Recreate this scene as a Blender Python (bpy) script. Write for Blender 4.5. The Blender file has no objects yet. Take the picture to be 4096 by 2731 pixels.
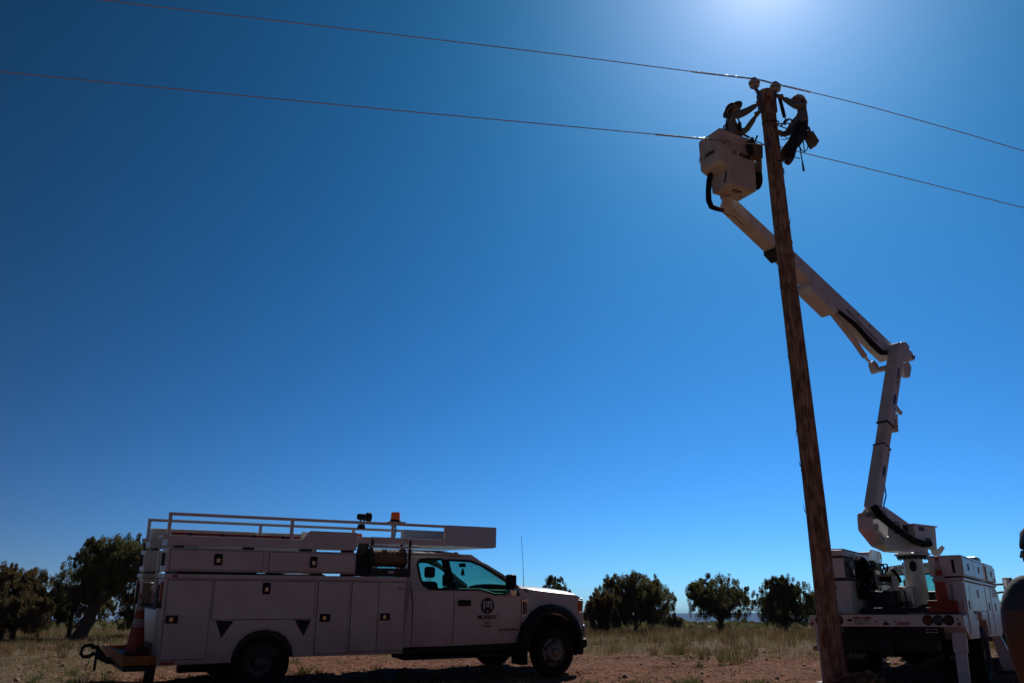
import bpy, bmesh, math, random
import numpy as np
from mathutils import Vector, Matrix

# ------------------------------------------------------------------ camera, sky, sun, exposure
S = bpy.context.scene
COL = S.collection
R = math.radians

cam_d = bpy.data.cameras.new('camera')
cam = bpy.data.objects.new('camera', cam_d); COL.objects.link(cam)
cam_d.sensor_width = 36.0
cam_d.lens = 3450.0 / 4096.0 * 36.0
cam_d.clip_start = 0.1
cam_d.clip_end = 60000.0
cam.location = (0, 0, 1.0)
cam.rotation_euler = (R(90 + 17.827), 0, 0)
S.camera = cam

SUN_AZ, SUN_EL = R(19.7), R(40.2)
W = bpy.data.worlds.new('World'); S.world = W; W.use_nodes = True
nt = W.node_tree; nt.nodes.clear()
wo = nt.nodes.new('ShaderNodeOutputWorld'); bg = nt.nodes.new('ShaderNodeBackground')
sky = nt.nodes.new('ShaderNodeTexSky'); sky.sky_type = 'NISHITA'; sky.sun_disc = False
sky.sun_elevation = SUN_EL; sky.sun_rotation = SUN_AZ
sky.altitude = 4000; sky.air_density = 1.0; sky.dust_density = 6.0; sky.ozone_density = 8.0
def mnode(op, a=None, b=None, clamp=False):
    q = nt.nodes.new('ShaderNodeMath'); q.operation = op; q.use_clamp = clamp
    for i, v in enumerate((a, b)):
        if v is None: continue
        if isinstance(v, (int, float)): q.inputs[i].default_value = v
        else: nt.links.new(v, q.inputs[i])
    return q.outputs[0]
# clear high desert sky: the sky model, deepened per channel, and falling off away from the sun on every side
tcw = nt.nodes.new('ShaderNodeTexCoord')
dp = nt.nodes.new('ShaderNodeVectorMath'); dp.operation = 'DOT_PRODUCT'
nt.links.new(tcw.outputs['Generated'], dp.inputs[0])
dp.inputs[1].default_value = (math.sin(SUN_AZ) * math.cos(SUN_EL), math.cos(SUN_AZ) * math.cos(SUN_EL), math.sin(SUN_EL))
cosg = mnode('MAXIMUM', dp.outputs['Value'], 0.3)
aure = mnode('EXPONENT', mnode('MULTIPLY', mnode('SUBTRACT', dp.outputs['Value'], 1.0), 90.0))   # bright aureole round the sun
aure2 = mnode('EXPONENT', mnode('MULTIPLY', mnode('SUBTRACT', dp.outputs['Value'], 1.0), 500.0))
sepw = nt.nodes.new('ShaderNodeSeparateColor'); cmbw = nt.nodes.new('ShaderNodeCombineColor')
nt.links.new(sky.outputs[0], sepw.inputs[0])
for i, (k0, g0, f0) in enumerate(((1.62, 1.80, -0.70), (0.2606, 1.533, 1.85), (0.214, 1.759, 2.023))):
    fall = mnode('EXPONENT', mnode('MULTIPLY', cosg, f0))
    ch = mnode('POWER', mnode('MULTIPLY', sepw.outputs[i], 0.1), g0)
    glow = mnode('ADD', mnode('MULTIPLY', aure, (2.3, 1.5, 2.4)[i]), mnode('MULTIPLY', aure2, (3.6, 3.4, 2.8)[i]))
    nt.links.new(mnode('ADD', mnode('MULTIPLY', mnode('MULTIPLY', ch, fall), k0 * 10.0), glow), cmbw.inputs[i])
nt.links.new(cmbw.outputs[0], bg.inputs['Color']); nt.links.new(bg.outputs[0], wo.inputs['Surface'])
bg.inputs['Strength'].default_value = 0.1

sun_d = bpy.data.lights.new('sun', 'SUN'); sun = bpy.data.objects.new('sun', sun_d); COL.objects.link(sun)
sun_d.energy = 3.5; sun_d.angle = R(0.5); sun_d.color = (1.0, 0.955, 0.88)
sdir = Vector((math.sin(SUN_AZ) * math.cos(SUN_EL), math.cos(SUN_AZ) * math.cos(SUN_EL), math.sin(SUN_EL)))
sun.rotation_euler = sdir.to_track_quat('Z', 'Y').to_euler(); sun.location = sdir * 60

S.view_settings.view_transform = 'Standard'; S.view_settings.look = 'None'
S.view_settings.gamma = 1.0; S.view_settings.exposure = 0.0
S.view_settings.use_curve_mapping = False
S.render.engine = 'CYCLES'
S.cycles.use_adaptive_sampling = True
S.cycles.max_bounces = 6; S.cycles.transparent_max_bounces = 24
S.cycles.volume_bounces = 0
try: S.cycles.use_denoising = True
except Exception: pass

# ------------------------------------------------------------------ materials
def mat(name, col, rough=0.6, metal=0.0, var=0.0, scale=8.0, bump=0.0, bscale=40.0, col2=None, spec=0.5, stretch=None, coat=0.0, translucent=0.0, detail=4.0):
    m = bpy.data.materials.new(name); m.use_nodes = True
    n = m.node_tree; p = n.nodes['Principled BSDF']
    p.inputs['Roughness'].default_value = rough; p.inputs['Metallic'].default_value = metal
    p.inputs['Specular IOR Level'].default_value = spec; p.inputs['Coat Weight'].default_value = coat
    c4 = (*col, 1)
    p.inputs['Base Color'].default_value = c4
    tc = None
    def coords():
        nonlocal tc
        if tc is None:
            t = n.nodes.new('ShaderNodeTexCoord'); tc = t.outputs['Object']
            if stretch:
                mp = n.nodes.new('ShaderNodeMapping'); mp.inputs['Scale'].default_value = stretch
                n.links.new(tc, mp.inputs['Vector']); tc = mp.outputs[0]
        return tc
    if var > 0 or col2:
        nz = n.nodes.new('ShaderNodeTexNoise'); nz.inputs['Scale'].default_value = scale; nz.inputs['Detail'].default_value = detail
        n.links.new(coords(), nz.inputs['Vector'])
        rp = n.nodes.new('ShaderNodeValToRGB')
        a = col2 if col2 else tuple(max(0, c * (1 - var)) for c in col)
        rp.color_ramp.elements[0].position = 0.3; rp.color_ramp.elements[1].position = 0.7
        rp.color_ramp.elements[0].color = (*a, 1); rp.color_ramp.elements[1].color = c4
        n.links.new(nz.outputs['Fac'], rp.inputs['Fac']); n.links.new(rp.outputs['Color'], p.inputs['Base Color'])
    if bump > 0:
        nb = n.nodes.new('ShaderNodeTexNoise'); nb.inputs['Scale'].default_value = bscale; nb.inputs['Detail'].default_value = 6
        n.links.new(coords(), nb.inputs['Vector'])
        b = n.nodes.new('ShaderNodeBump'); b.inputs['Strength'].default_value = bump; b.inputs['Distance'].default_value = 0.02
        n.links.new(nb.outputs['Fac'], b.inputs['Height']); n.links.new(b.outputs['Normal'], p.inputs['Normal'])
    if translucent > 0:
        tr = n.nodes.new('ShaderNodeBsdfTranslucent'); mx = n.nodes.new('ShaderNodeMixShader'); mx.inputs[0].default_value = translucent
        src = p.inputs['Base Color'].links[0].from_socket if p.inputs['Base Color'].links else None
        if src: n.links.new(src, tr.inputs['Color'])
        else: tr.inputs['Color'].default_value = c4
        n.links.new(p.outputs[0], mx.inputs[1]); n.links.new(tr.outputs[0], mx.inputs[2])
        n.links.new(mx.outputs[0], n.nodes['Material Output'].inputs['Surface'])
    return m

def glass_mat(name, tint, gloss=0.12):
    m = bpy.data.materials.new(name); m.use_nodes = True
    n = m.node_tree; n.nodes.clear()
    o = n.nodes.new('ShaderNodeOutputMaterial'); t = n.nodes.new('ShaderNodeBsdfTransparent'); t.inputs[0].default_value = (*tint, 1)
    g = n.nodes.new('ShaderNodeBsdfGlossy'); g.inputs['Roughness'].default_value = 0.02; g.inputs['Color'].default_value = (0.9, 0.9, 0.9, 1)
    lw = n.nodes.new('ShaderNodeLayerWeight'); lw.inputs['Blend'].default_value = 0.5      # same from both sides of the thin pane
    pw = n.nodes.new('ShaderNodeMath'); pw.operation = 'POWER'; pw.inputs[1].default_value = 4.0; n.links.new(lw.outputs['Facing'], pw.inputs[0])
    f = n.nodes.new('ShaderNodeMath'); f.operation = 'MULTIPLY_ADD'; f.inputs[1].default_value = 0.8; f.inputs[2].default_value = 0.04; n.links.new(pw.outputs[0], f.inputs[0])
    mx = n.nodes.new('ShaderNodeMixShader')
    n.links.new(f.outputs[0], mx.inputs[0]); n.links.new(t.outputs[0], mx.inputs[1]); n.links.new(g.outputs[0], mx.inputs[2])
    n.links.new(mx.outputs[0], o.inputs['Surface'])
    return m

# ------------------------------------------------------------------ mesh helpers
class MB:
    def __init__(s): s.v = []; s.f = []; s.m = []; s.mi = 0
    def add(s, v, f):
        o = len(s.v); s.v += [tuple(map(float, p)) for p in v]
        for q in f: s.f.append(tuple(i + o for i in q)); s.m.append(s.mi)
        return s
    def box(s, a, b):
        x0, y0, z0 = a; x1, y1, z1 = b
        x0, x1 = min(x0, x1), max(x0, x1); y0, y1 = min(y0, y1), max(y0, y1); z0, z1 = min(z0, z1), max(z0, z1)
        v = [(x0, y0, z0), (x1, y0, z0), (x1, y1, z0), (x0, y1, z0), (x0, y0, z1), (x1, y0, z1), (x1, y1, z1), (x0, y1, z1)]
        return s.add(v, [(0, 3, 2, 1), (4, 5, 6, 7), (0, 1, 5, 4), (1, 2, 6, 5), (2, 3, 7, 6), (3, 0, 4, 7)])
    def bar(s, p, q, w, h, up=(0, 0, 1)):
        p = Vector(p); q = Vector(q); d = (q - p).normalized(); u = Vector(up)
        if abs(d.dot(u)) > 0.95: u = Vector((1, 0, 0)) if abs(d.x) < 0.9 else Vector((0, 1, 0))
        r = d.cross(u).normalized(); u = r.cross(d).normalized()
        v = []
        for c in (p, q):
            for a, b in ((-1, -1), (1, -1), (1, 1), (-1, 1)): v.append(c + r * (a * w / 2) + u * (b * h / 2))
        return s.add(v, [(0, 1, 2, 3), (7, 6, 5, 4), (0, 4, 5, 1), (1, 5, 6, 2), (2, 6, 7, 3), (3, 7, 4, 0)])
    def taper(s, p, q, wh0, wh1, up=(0, 0, 1)):
        p = Vector(p); q = Vector(q); d = (q - p).normalized(); u = Vector(up); r = d.cross(u).normalized(); u = r.cross(d).normalized()
        v = []
        for c, (w, h) in ((p, wh0), (q, wh1)):
            for a, b in ((-1, -1), (1, -1), (1, 1), (-1, 1)): v.append(c + r * (a * w / 2) + u * (b * h / 2))
        return s.add(v, [(0, 1, 2, 3), (7, 6, 5, 4), (0, 4, 5, 1), (1, 5, 6, 2), (2, 6, 7, 3), (3, 7, 4, 0)])
    def prism(s, poly, axis, a, b):
        # poly in the two remaining axes order (x,z) for y, (y,z) for x, (x,y) for z
        def P(u, w, t):
            return {'y': (u, t, w), 'x': (t, u, w), 'z': (u, w, t)}[axis]
        n = len(poly)
        v = [P(u, w, a) for u, w in poly] + [P(u, w, b) for u, w in poly]
        f = [tuple(range(n)), tuple(range(2 * n - 1, n - 1, -1))] + [(i, i + n, (i + 1) % n + n, (i + 1) % n) for i in range(n)]
        return s.add(v, f)
    def tube(s, pts, r, n=8, caps=True):
        pts = [Vector(p) for p in pts]; k = len(pts)
        rs = r if isinstance(r, (list, tuple)) else [r] * k
        v = []; f = []; u = None
        for i, p in enumerate(pts):
            d = (pts[min(i + 1, k - 1)] - pts[max(i - 1, 0)]).normalized()
            if u is None: u = d.orthogonal().normalized()
            u = (u - d * u.dot(d)); u = u.normalized() if u.length > 1e-6 else d.orthogonal().normalized()
            w = d.cross(u)
            for j in range(n):
                a = 2 * math.pi * j / n; v.append(p + (u * math.cos(a) + w * math.sin(a)) * rs[i])
        for i in range(k - 1):
            for j in range(n): f.append((i * n + j, i * n + (j + 1) % n, (i + 1) * n + (j + 1) % n, (i + 1) * n + j))
        if caps: f.append(tuple(range(n - 1, -1, -1))); f.append(tuple(range((k - 1) * n, k * n)))
        return s.add(v, f)
    def lathe(s, prof, c=(0, 0, 0), n=24, axis='z', cap=True):
        v = []; f = []; k = len(prof)
        for r, z in prof:
            for j in range(n):
                a = 2 * math.pi * j / n; x, y = r * math.cos(a), r * math.sin(a)
                p = {'z': (x, y, z), 'y': (x, z, -y), 'x': (z, x, y)}[axis]
                v.append((p[0] + c[0], p[1] + c[1], p[2] + c[2]))
        for i in range(k - 1):
            for j in range(n): f.append((i * n + j, i * n + (j + 1) % n, (i + 1) * n + (j + 1) % n, (i + 1) * n + j))
        if cap: f.append(tuple(range(n - 1, -1, -1))); f.append(tuple(range((k - 1) * n, k * n)))
        return s.add(v, f)
    def ell(s, c, r, n=12, k=8):
        v = []; f = []
        for i in range(k + 1):
            t = math.pi * i / k
            for j in range(n):
                a = 2 * math.pi * j / n
                v.append((c[0] + r[0] * math.sin(t) * math.cos(a), c[1] + r[1] * math.sin(t) * math.sin(a), c[2] + r[2] * math.cos(t)))
        for i in range(k):
            for j in range(n): f.append((i * n + j, (i + 1) * n + j, (i + 1) * n + (j + 1) % n, i * n + (j + 1) % n))
        return s.add(v, f)
    def grid(s, fn, us, vs):
        v = [fn(a, b) for a in us for b in vs]; m = len(vs); f = []
        for i in range(len(us) - 1):
            for j in range(m - 1): f.append((i * m + j, (i + 1) * m + j, (i + 1) * m + j + 1, i * m + j + 1))
        return s.add(v, f)
    def holed(s, outline, holes, fn):
        # planar polygon with holes; fn maps (u,w) to a 3D point
        b = bmesh.new(); es = []
        for loop in [outline] + holes:
            vs = [b.verts.new((u, w, 0)) for u, w in loop]
            es += [b.edges.new((vs[i], vs[(i + 1) % len(vs)])) for i in range(len(vs))]
        bmesh.ops.triangle_fill(b, use_beauty=True, use_dissolve=False, edges=es)
        b.verts.index_update()
        v = [fn(q.co.x, q.co.y) for q in b.verts]; f = [tuple(l.index for l in q.verts) for q in b.faces]
        b.free(); return s.add(v, f)
    def build(s, name, m, parent=None, bevel=0.0, smooth=False, solid=0.0, angle=40):
        me = bpy.data.meshes.new(name); me.from_pydata(s.v, [], s.f)
        for q in (m if isinstance(m, (list, tuple)) else [m]): me.materials.append(q)
        if any(s.m): me.polygons.foreach_set('material_index', s.m)
        b = bmesh.new(); b.from_mesh(me)
        bmesh.ops.remove_doubles(b, verts=b.verts, dist=1e-5)
        bmesh.ops.recalc_face_normals(b, faces=b.faces)
        if smooth:
            lim = R(angle)
            for fc in b.faces: fc.smooth = True
            for e in b.edges:
                if len(e.link_faces) == 2 and e.calc_face_angle(0) > lim: e.smooth = False
        b.to_mesh(me); b.free(); me.update()
        o = bpy.data.objects.new(name, me); COL.objects.link(o)
        if parent: o.parent = parent
        if solid: md = o.modifiers.new('solid', 'SOLIDIFY'); md.thickness = solid; md.offset = 0
        if bevel: md = o.modifiers.new('bevel', 'BEVEL'); md.width = bevel; md.segments = 2; md.limit_method = 'ANGLE'; md.angle_limit = R(35)
        return o

def tag(o, label=None, cat=None, group=None, kind=None):
    if label: o['label'] = label
    if cat: o['category'] = cat
    if group: o['group'] = group
    if kind: o['kind'] = kind
    return o

def thing(name, label, cat, loc=(0, 0, 0), rot=(0, 0, 0), group=None):
    o = bpy.data.objects.new(name, None); COL.objects.link(o); o.empty_display_size = 0.2
    o.location = loc; o.rotation_euler = rot
    return tag(o, label, cat, group)

def text(name, body, size, m, parent, origin, xdir, ydir, depth=0.002, bold=0.0, shear=0.0, align='CENTER', sx=1.0):
    cu = bpy.data.curves.new(name, 'FONT'); cu.body = body; cu.size = size; cu.align_x = align; cu.align_y = 'CENTER'
    cu.offset = bold; cu.extrude = depth; cu.shear = shear; cu.resolution_u = 2
    t = bpy.data.objects.new(name, cu); COL.objects.link(t)
    dg = bpy.context.evaluated_depsgraph_get(); dg.update()
    me = bpy.data.meshes.new_from_object(t.evaluated_get(dg))
    bpy.data.objects.remove(t); bpy.data.curves.remove(cu)
    x = Vector(xdir).normalized(); y = Vector(ydir).normalized(); z = x.cross(y)
    M = Matrix(((x.x * sx, y.x, z.x, origin[0]), (x.y * sx, y.y, z.y, origin[1]), (x.z * sx, y.z, z.z, origin[2]), (0, 0, 0, 1)))
    me.transform(M); me.materials.clear(); me.materials.append(m)
    o = bpy.data.objects.new(name, me); COL.objects.link(o)
    if parent: o.parent = parent
    return o

rnd = random.Random(7)
M_WHITE = mat('white_paint', (0.62, 0.60, 0.58), 0.42, col2=(0.50, 0.47, 0.44), scale=4, coat=0.25, detail=10, bump=0.10, bscale=2.5)
M_WHITE2 = mat('white_fibreglass', (0.66, 0.60, 0.52), 0.5, col2=(0.50, 0.43, 0.35), scale=4, detail=10, bump=0.10, bscale=3)
M_GREYM = mat('grey_steel', (0.30, 0.30, 0.31), 0.45, metal=0.6, var=0.2, scale=12)
M_ALU = mat('aluminium', (0.55, 0.55, 0.56), 0.32, metal=0.9, var=0.12, scale=9)
M_CHROME = mat('chrome', (0.75, 0.75, 0.77), 0.12, metal=1.0)
M_BLACK = mat('black_plastic', (0.010, 0.010, 0.011), 0.55, var=0.3, scale=20, spec=0.25)
M_RUBBER = mat('rubber', (0.014, 0.013, 0.012), 0.85, spec=0.2, var=0.4, scale=14, bump=0.2, bscale=60)
M_DARK = mat('dark_steel', (0.03, 0.028, 0.027), 0.6, metal=0.3, var=0.3, scale=10)
M_RED = mat('red_paint', (0.28, 0.025, 0.015), 0.5, var=0.2, scale=10)
M_REDL = mat('red_lens', (0.30, 0.015, 0.012), 0.25, coat=0.4)
M_AMBER = mat('amber_lens', (0.80, 0.25, 0.02), 0.25, coat=0.3, translucent=0.35)
M_ORANGE = mat('cone_orange', (0.33, 0.035, 0.009), 0.55, var=0.15, scale=12)
M_CONEW = mat('cone_band', (0.38, 0.34, 0.30), 0.5, var=0.2, scale=20)
M_YELLOW = mat('yellow_wood_paint', (0.44, 0.145, 0.016), 0.65, var=0.35, scale=7, bump=0.2)
M_INT = mat('cab_interior', (0.02, 0.02, 0.021), 0.7)
M_GLASS = glass_mat('tinted_glass', (0.36, 0.64, 0.60))
M_INK = mat('black_print', (0.01, 0.01, 0.01), 0.5)
M_GOLD = mat('bronze_print', (0.30, 0.17, 0.07), 0.5)
M_PRINTW = mat('white_print', (0.6, 0.6, 0.6), 0.5)
# ------------------------------------------------------------------ ground and far land
def sstep(a, b, x):
    t = np.clip((x - a) / (b - a), 0, 1); return t * t * (3 - 2 * t)
def vnoise(x, y, s, seed=0):
    x = np.asarray(x, float) / s; y = np.asarray(y, float) / s
    xi = np.floor(x).astype(int); yi = np.floor(y).astype(int); fx = x - xi; fy = y - yi
    fx = fx * fx * (3 - 2 * fx); fy = fy * fy * (3 - 2 * fy)
    def h(a, b):
        n = (a * 374761393 + b * 668265263 + seed * 974711) & 0x7fffffff
        n = ((n ^ (n >> 13)) * 1274126177) & 0x7fffffff
        return ((n ^ (n >> 16)) & 0xffff) / 65535.0
    return (h(xi, yi) * (1 - fx) + h(xi + 1, yi) * fx) * (1 - fy) + (h(xi, yi + 1) * (1 - fx) + h(xi + 1, yi + 1) * fx) * fy
def base_h(x, y):
    x = np.asarray(x, float); y = np.asarray(y, float)
    xs = np.clip(x, -12, 14)
    p = 0.078 - 0.0128 * (xs - 0.18) + 0.0413 * (np.maximum(y, 13.0) - 17.34) + 0.012 * (np.minimum(y, 13.0) - 13.0)
    flat = 0.25 + 0.0 * x
    t = sstep(18.5, 24.0, y)
    z = p * (1 - t) + flat * t
    z = np.where(y > 46, z - 0.0048 * (y - 46) - 0.5 * sstep(48, 70, y), z)
    return z
def ground_h(x, y):
    z = base_h(x, y)
    amp = 1 - sstep(60, 200, np.asarray(y, float))
    z = z + amp * ((vnoise(x, y, 3.1, 1) - 0.5) * 0.07 + (vnoise(x, y, 0.9, 2) - 0.5) * 0.05 + (vnoise(x, y, 0.33, 3) - 0.5) * 0.035)
    d2 = (np.asarray(x) - 5.32) ** 2 / 0.7 + (np.asarray(y) - 14.1) ** 2 / 0.6
    z = z + 0.34 * np.exp(-d2 / 0.42) * (0.75 + 0.5 * vnoise(x, y, 0.16, 5))
    # tyre ruts along the way the service truck drove in
    uu = (np.asarray(x) - 0.18) * 0.8555 + (np.asarray(y) - 17.34) * 0.5177; tt = -(np.asarray(x) - 0.18) * 0.5177 + (np.asarray(y) - 17.34) * 0.8555
    for off in (-1.0, 1.0, -3.1, -4.9):
        w = np.abs(tt - off - 0.15 * np.sin(uu * 0.35 + off)); on = 1 - sstep(20, 23, np.asarray(y, float))
        z = z + on * (-0.045 * np.exp(-(w / 0.13) ** 2) + 0.03 * np.exp(-((w - 0.24) / 0.08) ** 2)) * (0.6 + 0.6 * vnoise(x, y, 0.4, 77))
    near = 1 - sstep(24, 34, np.asarray(y, float))
    z = z + near * ((vnoise(x, y, 0.17, 6) - 0.5) * 0.03 + (vnoise(x, y, 0.55, 7) - 0.5) * 0.03)
    return z

# material: red dirt, fading to dry litter where the grass grows
def ground_material():
    m = bpy.data.materials.new('red_dirt'); m.use_nodes = True; n = m.node_tree; p = n.nodes['Principled BSDF']
    p.inputs['Roughness'].default_value = 0.95; p.inputs['Specular IOR Level'].default_value = 0.1
    tc = n.nodes.new('ShaderNodeTexCoord')
    def noise(s, d=6):
        q = n.nodes.new('ShaderNodeTexNoise'); q.inputs['Scale'].default_value = s; q.inputs['Detail'].default_value = d
        n.links.new(tc.outputs['Object'], q.inputs['Vector']); return q.outputs['Fac']
    def ramp(f, a, b, c0, c1):
        r = n.nodes.new('ShaderNodeValToRGB'); r.color_ramp.elements[0].position = a; r.color_ramp.elements[1].position = b
        r.color_ramp.elements[0].color = c0; r.color_ramp.elements[1].color = c1; n.links.new(f, r.inputs['Fac']); return r.outputs['Color']
    def mix(f, a, b):
        q = n.nodes.new('ShaderNodeMix'); q.data_type = 'RGBA'; n.links.new(f, q.inputs[0]); n.links.new(a, q.inputs[6]); n.links.new(b, q.inputs[7]); return q.outputs[2]
    dirt = ramp(noise(7.0, 10), 0.34, 0.66, (0.13, 0.050, 0.026, 1), (0.34, 0.148, 0.082, 1))
    spk = ramp(noise(26, 8), 0.36, 0.62, (0.45, 0.42, 0.40, 1), (1.15, 1.12, 1.1, 1))
    litter = ramp(noise(6.0), 0.3, 0.7, (0.11, 0.075, 0.042, 1), (0.26, 0.19, 0.11, 1))
    sep = n.nodes.new('ShaderNodeSeparateXYZ'); n.links.new(tc.outputs['Object'], sep.inputs[0])
    mr = n.nodes.new('ShaderNodeMapRange'); mr.inputs[1].default_value = 19.0; mr.inputs[2].default_value = 25.0; n.links.new(sep.outputs['Y'], mr.inputs[0])
    ml = n.nodes.new('ShaderNodeMapRange'); ml.inputs[1].default_value = -4.5; ml.inputs[2].default_value = -8.0; n.links.new(sep.outputs['X'], ml.inputs[0])
    mx = n.nodes.new('ShaderNodeMath'); mx.operation = 'MAXIMUM'; n.links.new(mr.outputs[0], mx.inputs[0]); n.links.new(ml.outputs[0], mx.inputs[1])
    ad = n.nodes.new('ShaderNodeMath'); ad.operation = 'MULTIPLY_ADD'; n.links.new(noise(0.6), ad.inputs[0]); ad.inputs[1].default_value = 1.1; ad.inputs[2].default_value = -0.55
    sm = n.nodes.new('ShaderNodeMath'); sm.operation = 'ADD'; sm.use_clamp = True; n.links.new(mx.outputs[0], sm.inputs[0]); n.links.new(ad.outputs[0], sm.inputs[1])
    near = mix(sm.outputs[0], dirt, litter)
    far = ramp(noise(0.03, 8), 0.42, 0.6, (0.06, 0.062, 0.045, 1), (0.20, 0.16, 0.11, 1))
    mf = n.nodes.new('ShaderNodeMapRange'); mf.inputs[1].default_value = 55.0; mf.inputs[2].default_value = 110.0; n.links.new(sep.outputs['Y'], mf.inputs[0])
    ml2 = n.nodes.new('ShaderNodeMix'); ml2.data_type = 'RGBA'; ml2.blend_type = 'MULTIPLY'; ml2.inputs[0].default_value = 1.0; n.links.new(mix(mf.outputs[0], near, far), ml2.inputs[6]); n.links.new(spk, ml2.inputs[7])
    n.links.new(ml2.outputs[2], p.inputs['Base Color'])
    b = n.nodes.new('ShaderNodeBump'); b.inputs['Strength'].default_value = 1.0; b.inputs['Distance'].default_value = 0.09
    n.links.new(noise(16, 10), b.inputs['Height']); n.links.new(b.outputs['Normal'], p.inputs['Normal'])
    return m
def axis_pts(*segs):
    out = []
    for a, b, st in segs: out += list(np.arange(a, b, st))
    return np.array(out)
gx = np.unique(np.concatenate([-np.geomspace(26, 9000, 34), np.arange(-26, -14, 0.6), np.arange(-14, 16, 0.10), np.arange(16, 34, 0.6), np.geomspace(34, 9000, 34)]))
gy = np.unique(np.concatenate([-np.geomspace(4, 3000, 14), np.arange(-4, 11, 0.8), np.arange(11, 24, 0.085), np.arange(24, 26, 0.2), np.arange(26, 52, 0.5), np.geomspace(52, 12000, 60)]))
X, Y = np.meshgrid(gx, gy, indexing='ij'); Z = ground_h(X, Y)
nx_, ny_ = X.shape
V = np.stack([X, Y, Z], -1).reshape(-1, 3)
ii, jj = np.meshgrid(np.arange(nx_ - 1), np.arange(ny_ - 1), indexing='ij'); a = (ii * ny_ + jj).ravel()
Fq = np.stack([a, a + ny_, a + ny_ + 1, a + 1], -1)
def np_mesh(name, V, F, m, smooth=False):
    me = bpy.data.meshes.new(name); k = F.shape[1]
    me.vertices.add(len(V)); me.vertices.foreach_set('co', np.ascontiguousarray(V, dtype=np.float32).ravel())
    me.loops.add(F.size); me.loops.foreach_set('vertex_index', np.ascontiguousarray(F, dtype=np.int32).ravel())
    me.polygons.add(len(F)); me.polygons.foreach_set('loop_start', np.arange(0, F.size, k, dtype=np.int32))
    if smooth: me.polygons.foreach_set('use_smooth', np.ones(len(F), dtype=bool))
    me.materials.append(m); me.update(calc_edges=True); me.validate()
    o = bpy.data.objects.new(name, me); COL.objects.link(o); return o
tag(np_mesh('ground', V, Fq, ground_material(), True), 'red dirt clearing rising to a dry grassy flat', 'ground', kind='structure')

# far mesa on the horizon
mm = MB(); prof = []
mesa_m = mat('mesa_rock', (0.08, 0.065, 0.06), 0.95, var=0.3, scale=0.002)
xs = np.linspace(-9000, 14000, 160)
top = 62 + 10 * vnoise(xs, xs * 0, 2500, 4) - 55 * sstep(2300, 300, xs)
for k, x in enumerate(xs):
    t = float(top[k])
    for (yy, zz) in ((10200, -70), (10500, t * 0.35 - 25), (10700, t), (11800, t + 1), (12500, -60)): prof.append((x, yy + 250 * math.sin(x * 0.0021) + 120 * math.sin(x * 0.006), zz))
mf = [(k * 5 + j, (k + 1) * 5 + j, (k + 1) * 5 + j + 1, k * 5 + j + 1) for k in range(len(xs) - 1) for j in range(4)]
tag(mm.add(prof, mf).build('mesa', mesa_m, smooth=True), 'long flat mesa far off on the horizon', 'mesa', kind='structure')

# ------------------------------------------------------------------ grass (nobody could count it)
rg = np.random.default_rng(3)
def grass(name, cx, cy, nb, hgt, wid, spread, m, label, lean=0.35):
    # every blade is a bent strip of two segments
    N = len(cx); t = np.repeat(np.arange(N), nb)
    n = len(t); ang = rg.uniform(0, 2 * np.pi, n); rr = spread[t] * np.sqrt(rg.uniform(0, 1, n))
    bx = cx[t] + rr * np.cos(ang); by = cy[t] + rr * np.sin(ang); bz = ground_h(bx, by) - 0.02
    h = hgt[t] * rg.uniform(0.55, 1.1, n); la = ang + rg.normal(0, 0.7, n); le = h * rg.uniform(0.1, lean * 2, n)
    fa = rg.uniform(0, 2 * np.pi, n); w = wid * rg.uniform(0.6, 1.3, n)
    wx = np.cos(fa) * w / 2; wy = np.sin(fa) * w / 2
    def P(s, hh, ww): return np.stack([bx + np.cos(la) * le * s + wx * ww, by + np.sin(la) * le * s + wy * ww, bz + h * hh], -1)
    V = np.stack([P(0, 0, -1), P(0, 0, 1), P(0.35, 0.6, -0.8), P(0.35, 0.6, 0.8), P(1, 1, 0)], 1).reshape(-1, 3)
    b = np.arange(n) * 5
    F = np.concatenate([np.stack([b, b + 1, b + 3], -1), np.stack([b, b + 3, b + 2], -1), np.stack([b + 2, b + 3, b + 4], -1)])
    return tag(np_mesh(name, V, F, m), label, 'grass', kind='stuff')
M_STRAW = mat('straw_grass', (0.36, 0.27, 0.14), 0.7, col2=(0.17, 0.12, 0.06), scale=2.5, translucent=0.35, spec=0.2)
M_OLIVE = mat('olive_grass', (0.18, 0.145, 0.058), 0.7, col2=(0.08, 0.066, 0.03), scale=1.6, translucent=0.35, spec=0.2)
M_RUST = mat('rust_grass', (0.22, 0.115, 0.05), 0.7, col2=(0.11, 0.06, 0.03), scale=1.6, translucent=0.35, spec=0.2)
M_SEED = mat('seed_stalk', (0.52, 0.43, 0.28), 0.7, var=0.3, scale=3, translucent=0.4, spec=0.2)
M_GREEN = mat('green_weed', (0.13, 0.16, 0.04), 0.7, col2=(0.06, 0.085, 0.028), scale=2.0, translucent=0.35, spec=0.2)
def scatter(n, x0, x1, y0, y1, keep):
    x = rg.uniform(x0, x1, n); y = y0 + (y1 - y0) * rg.uniform(0, 1, n) ** 1.35; k = keep(x, y); return x[k], y[k]
edge = lambda x: 20.4 + 0.8 * np.sin(x * 0.9) + 0.6 * np.sin(x * 2.3 + 1) + 0.5 * np.sin(x * 5.1) - np.where(x < -4, np.minimum((-4 - x) * 1.6, 7.5), 0) + np.where(x > 8.3, 1.0, 0)
inview = lambda x, y: np.abs(x) < 4 + y * 0.64
kx, ky = scatter(30000, -30, 34, 11.5, 49, lambda x, y: (y > edge(x) + 0.5 * vnoise(x, y, 0.8, 61)) & (vnoise(x, y, 1.4, 9) > 0.48) & inview(x, y))
n_ = len(kx)
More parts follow.
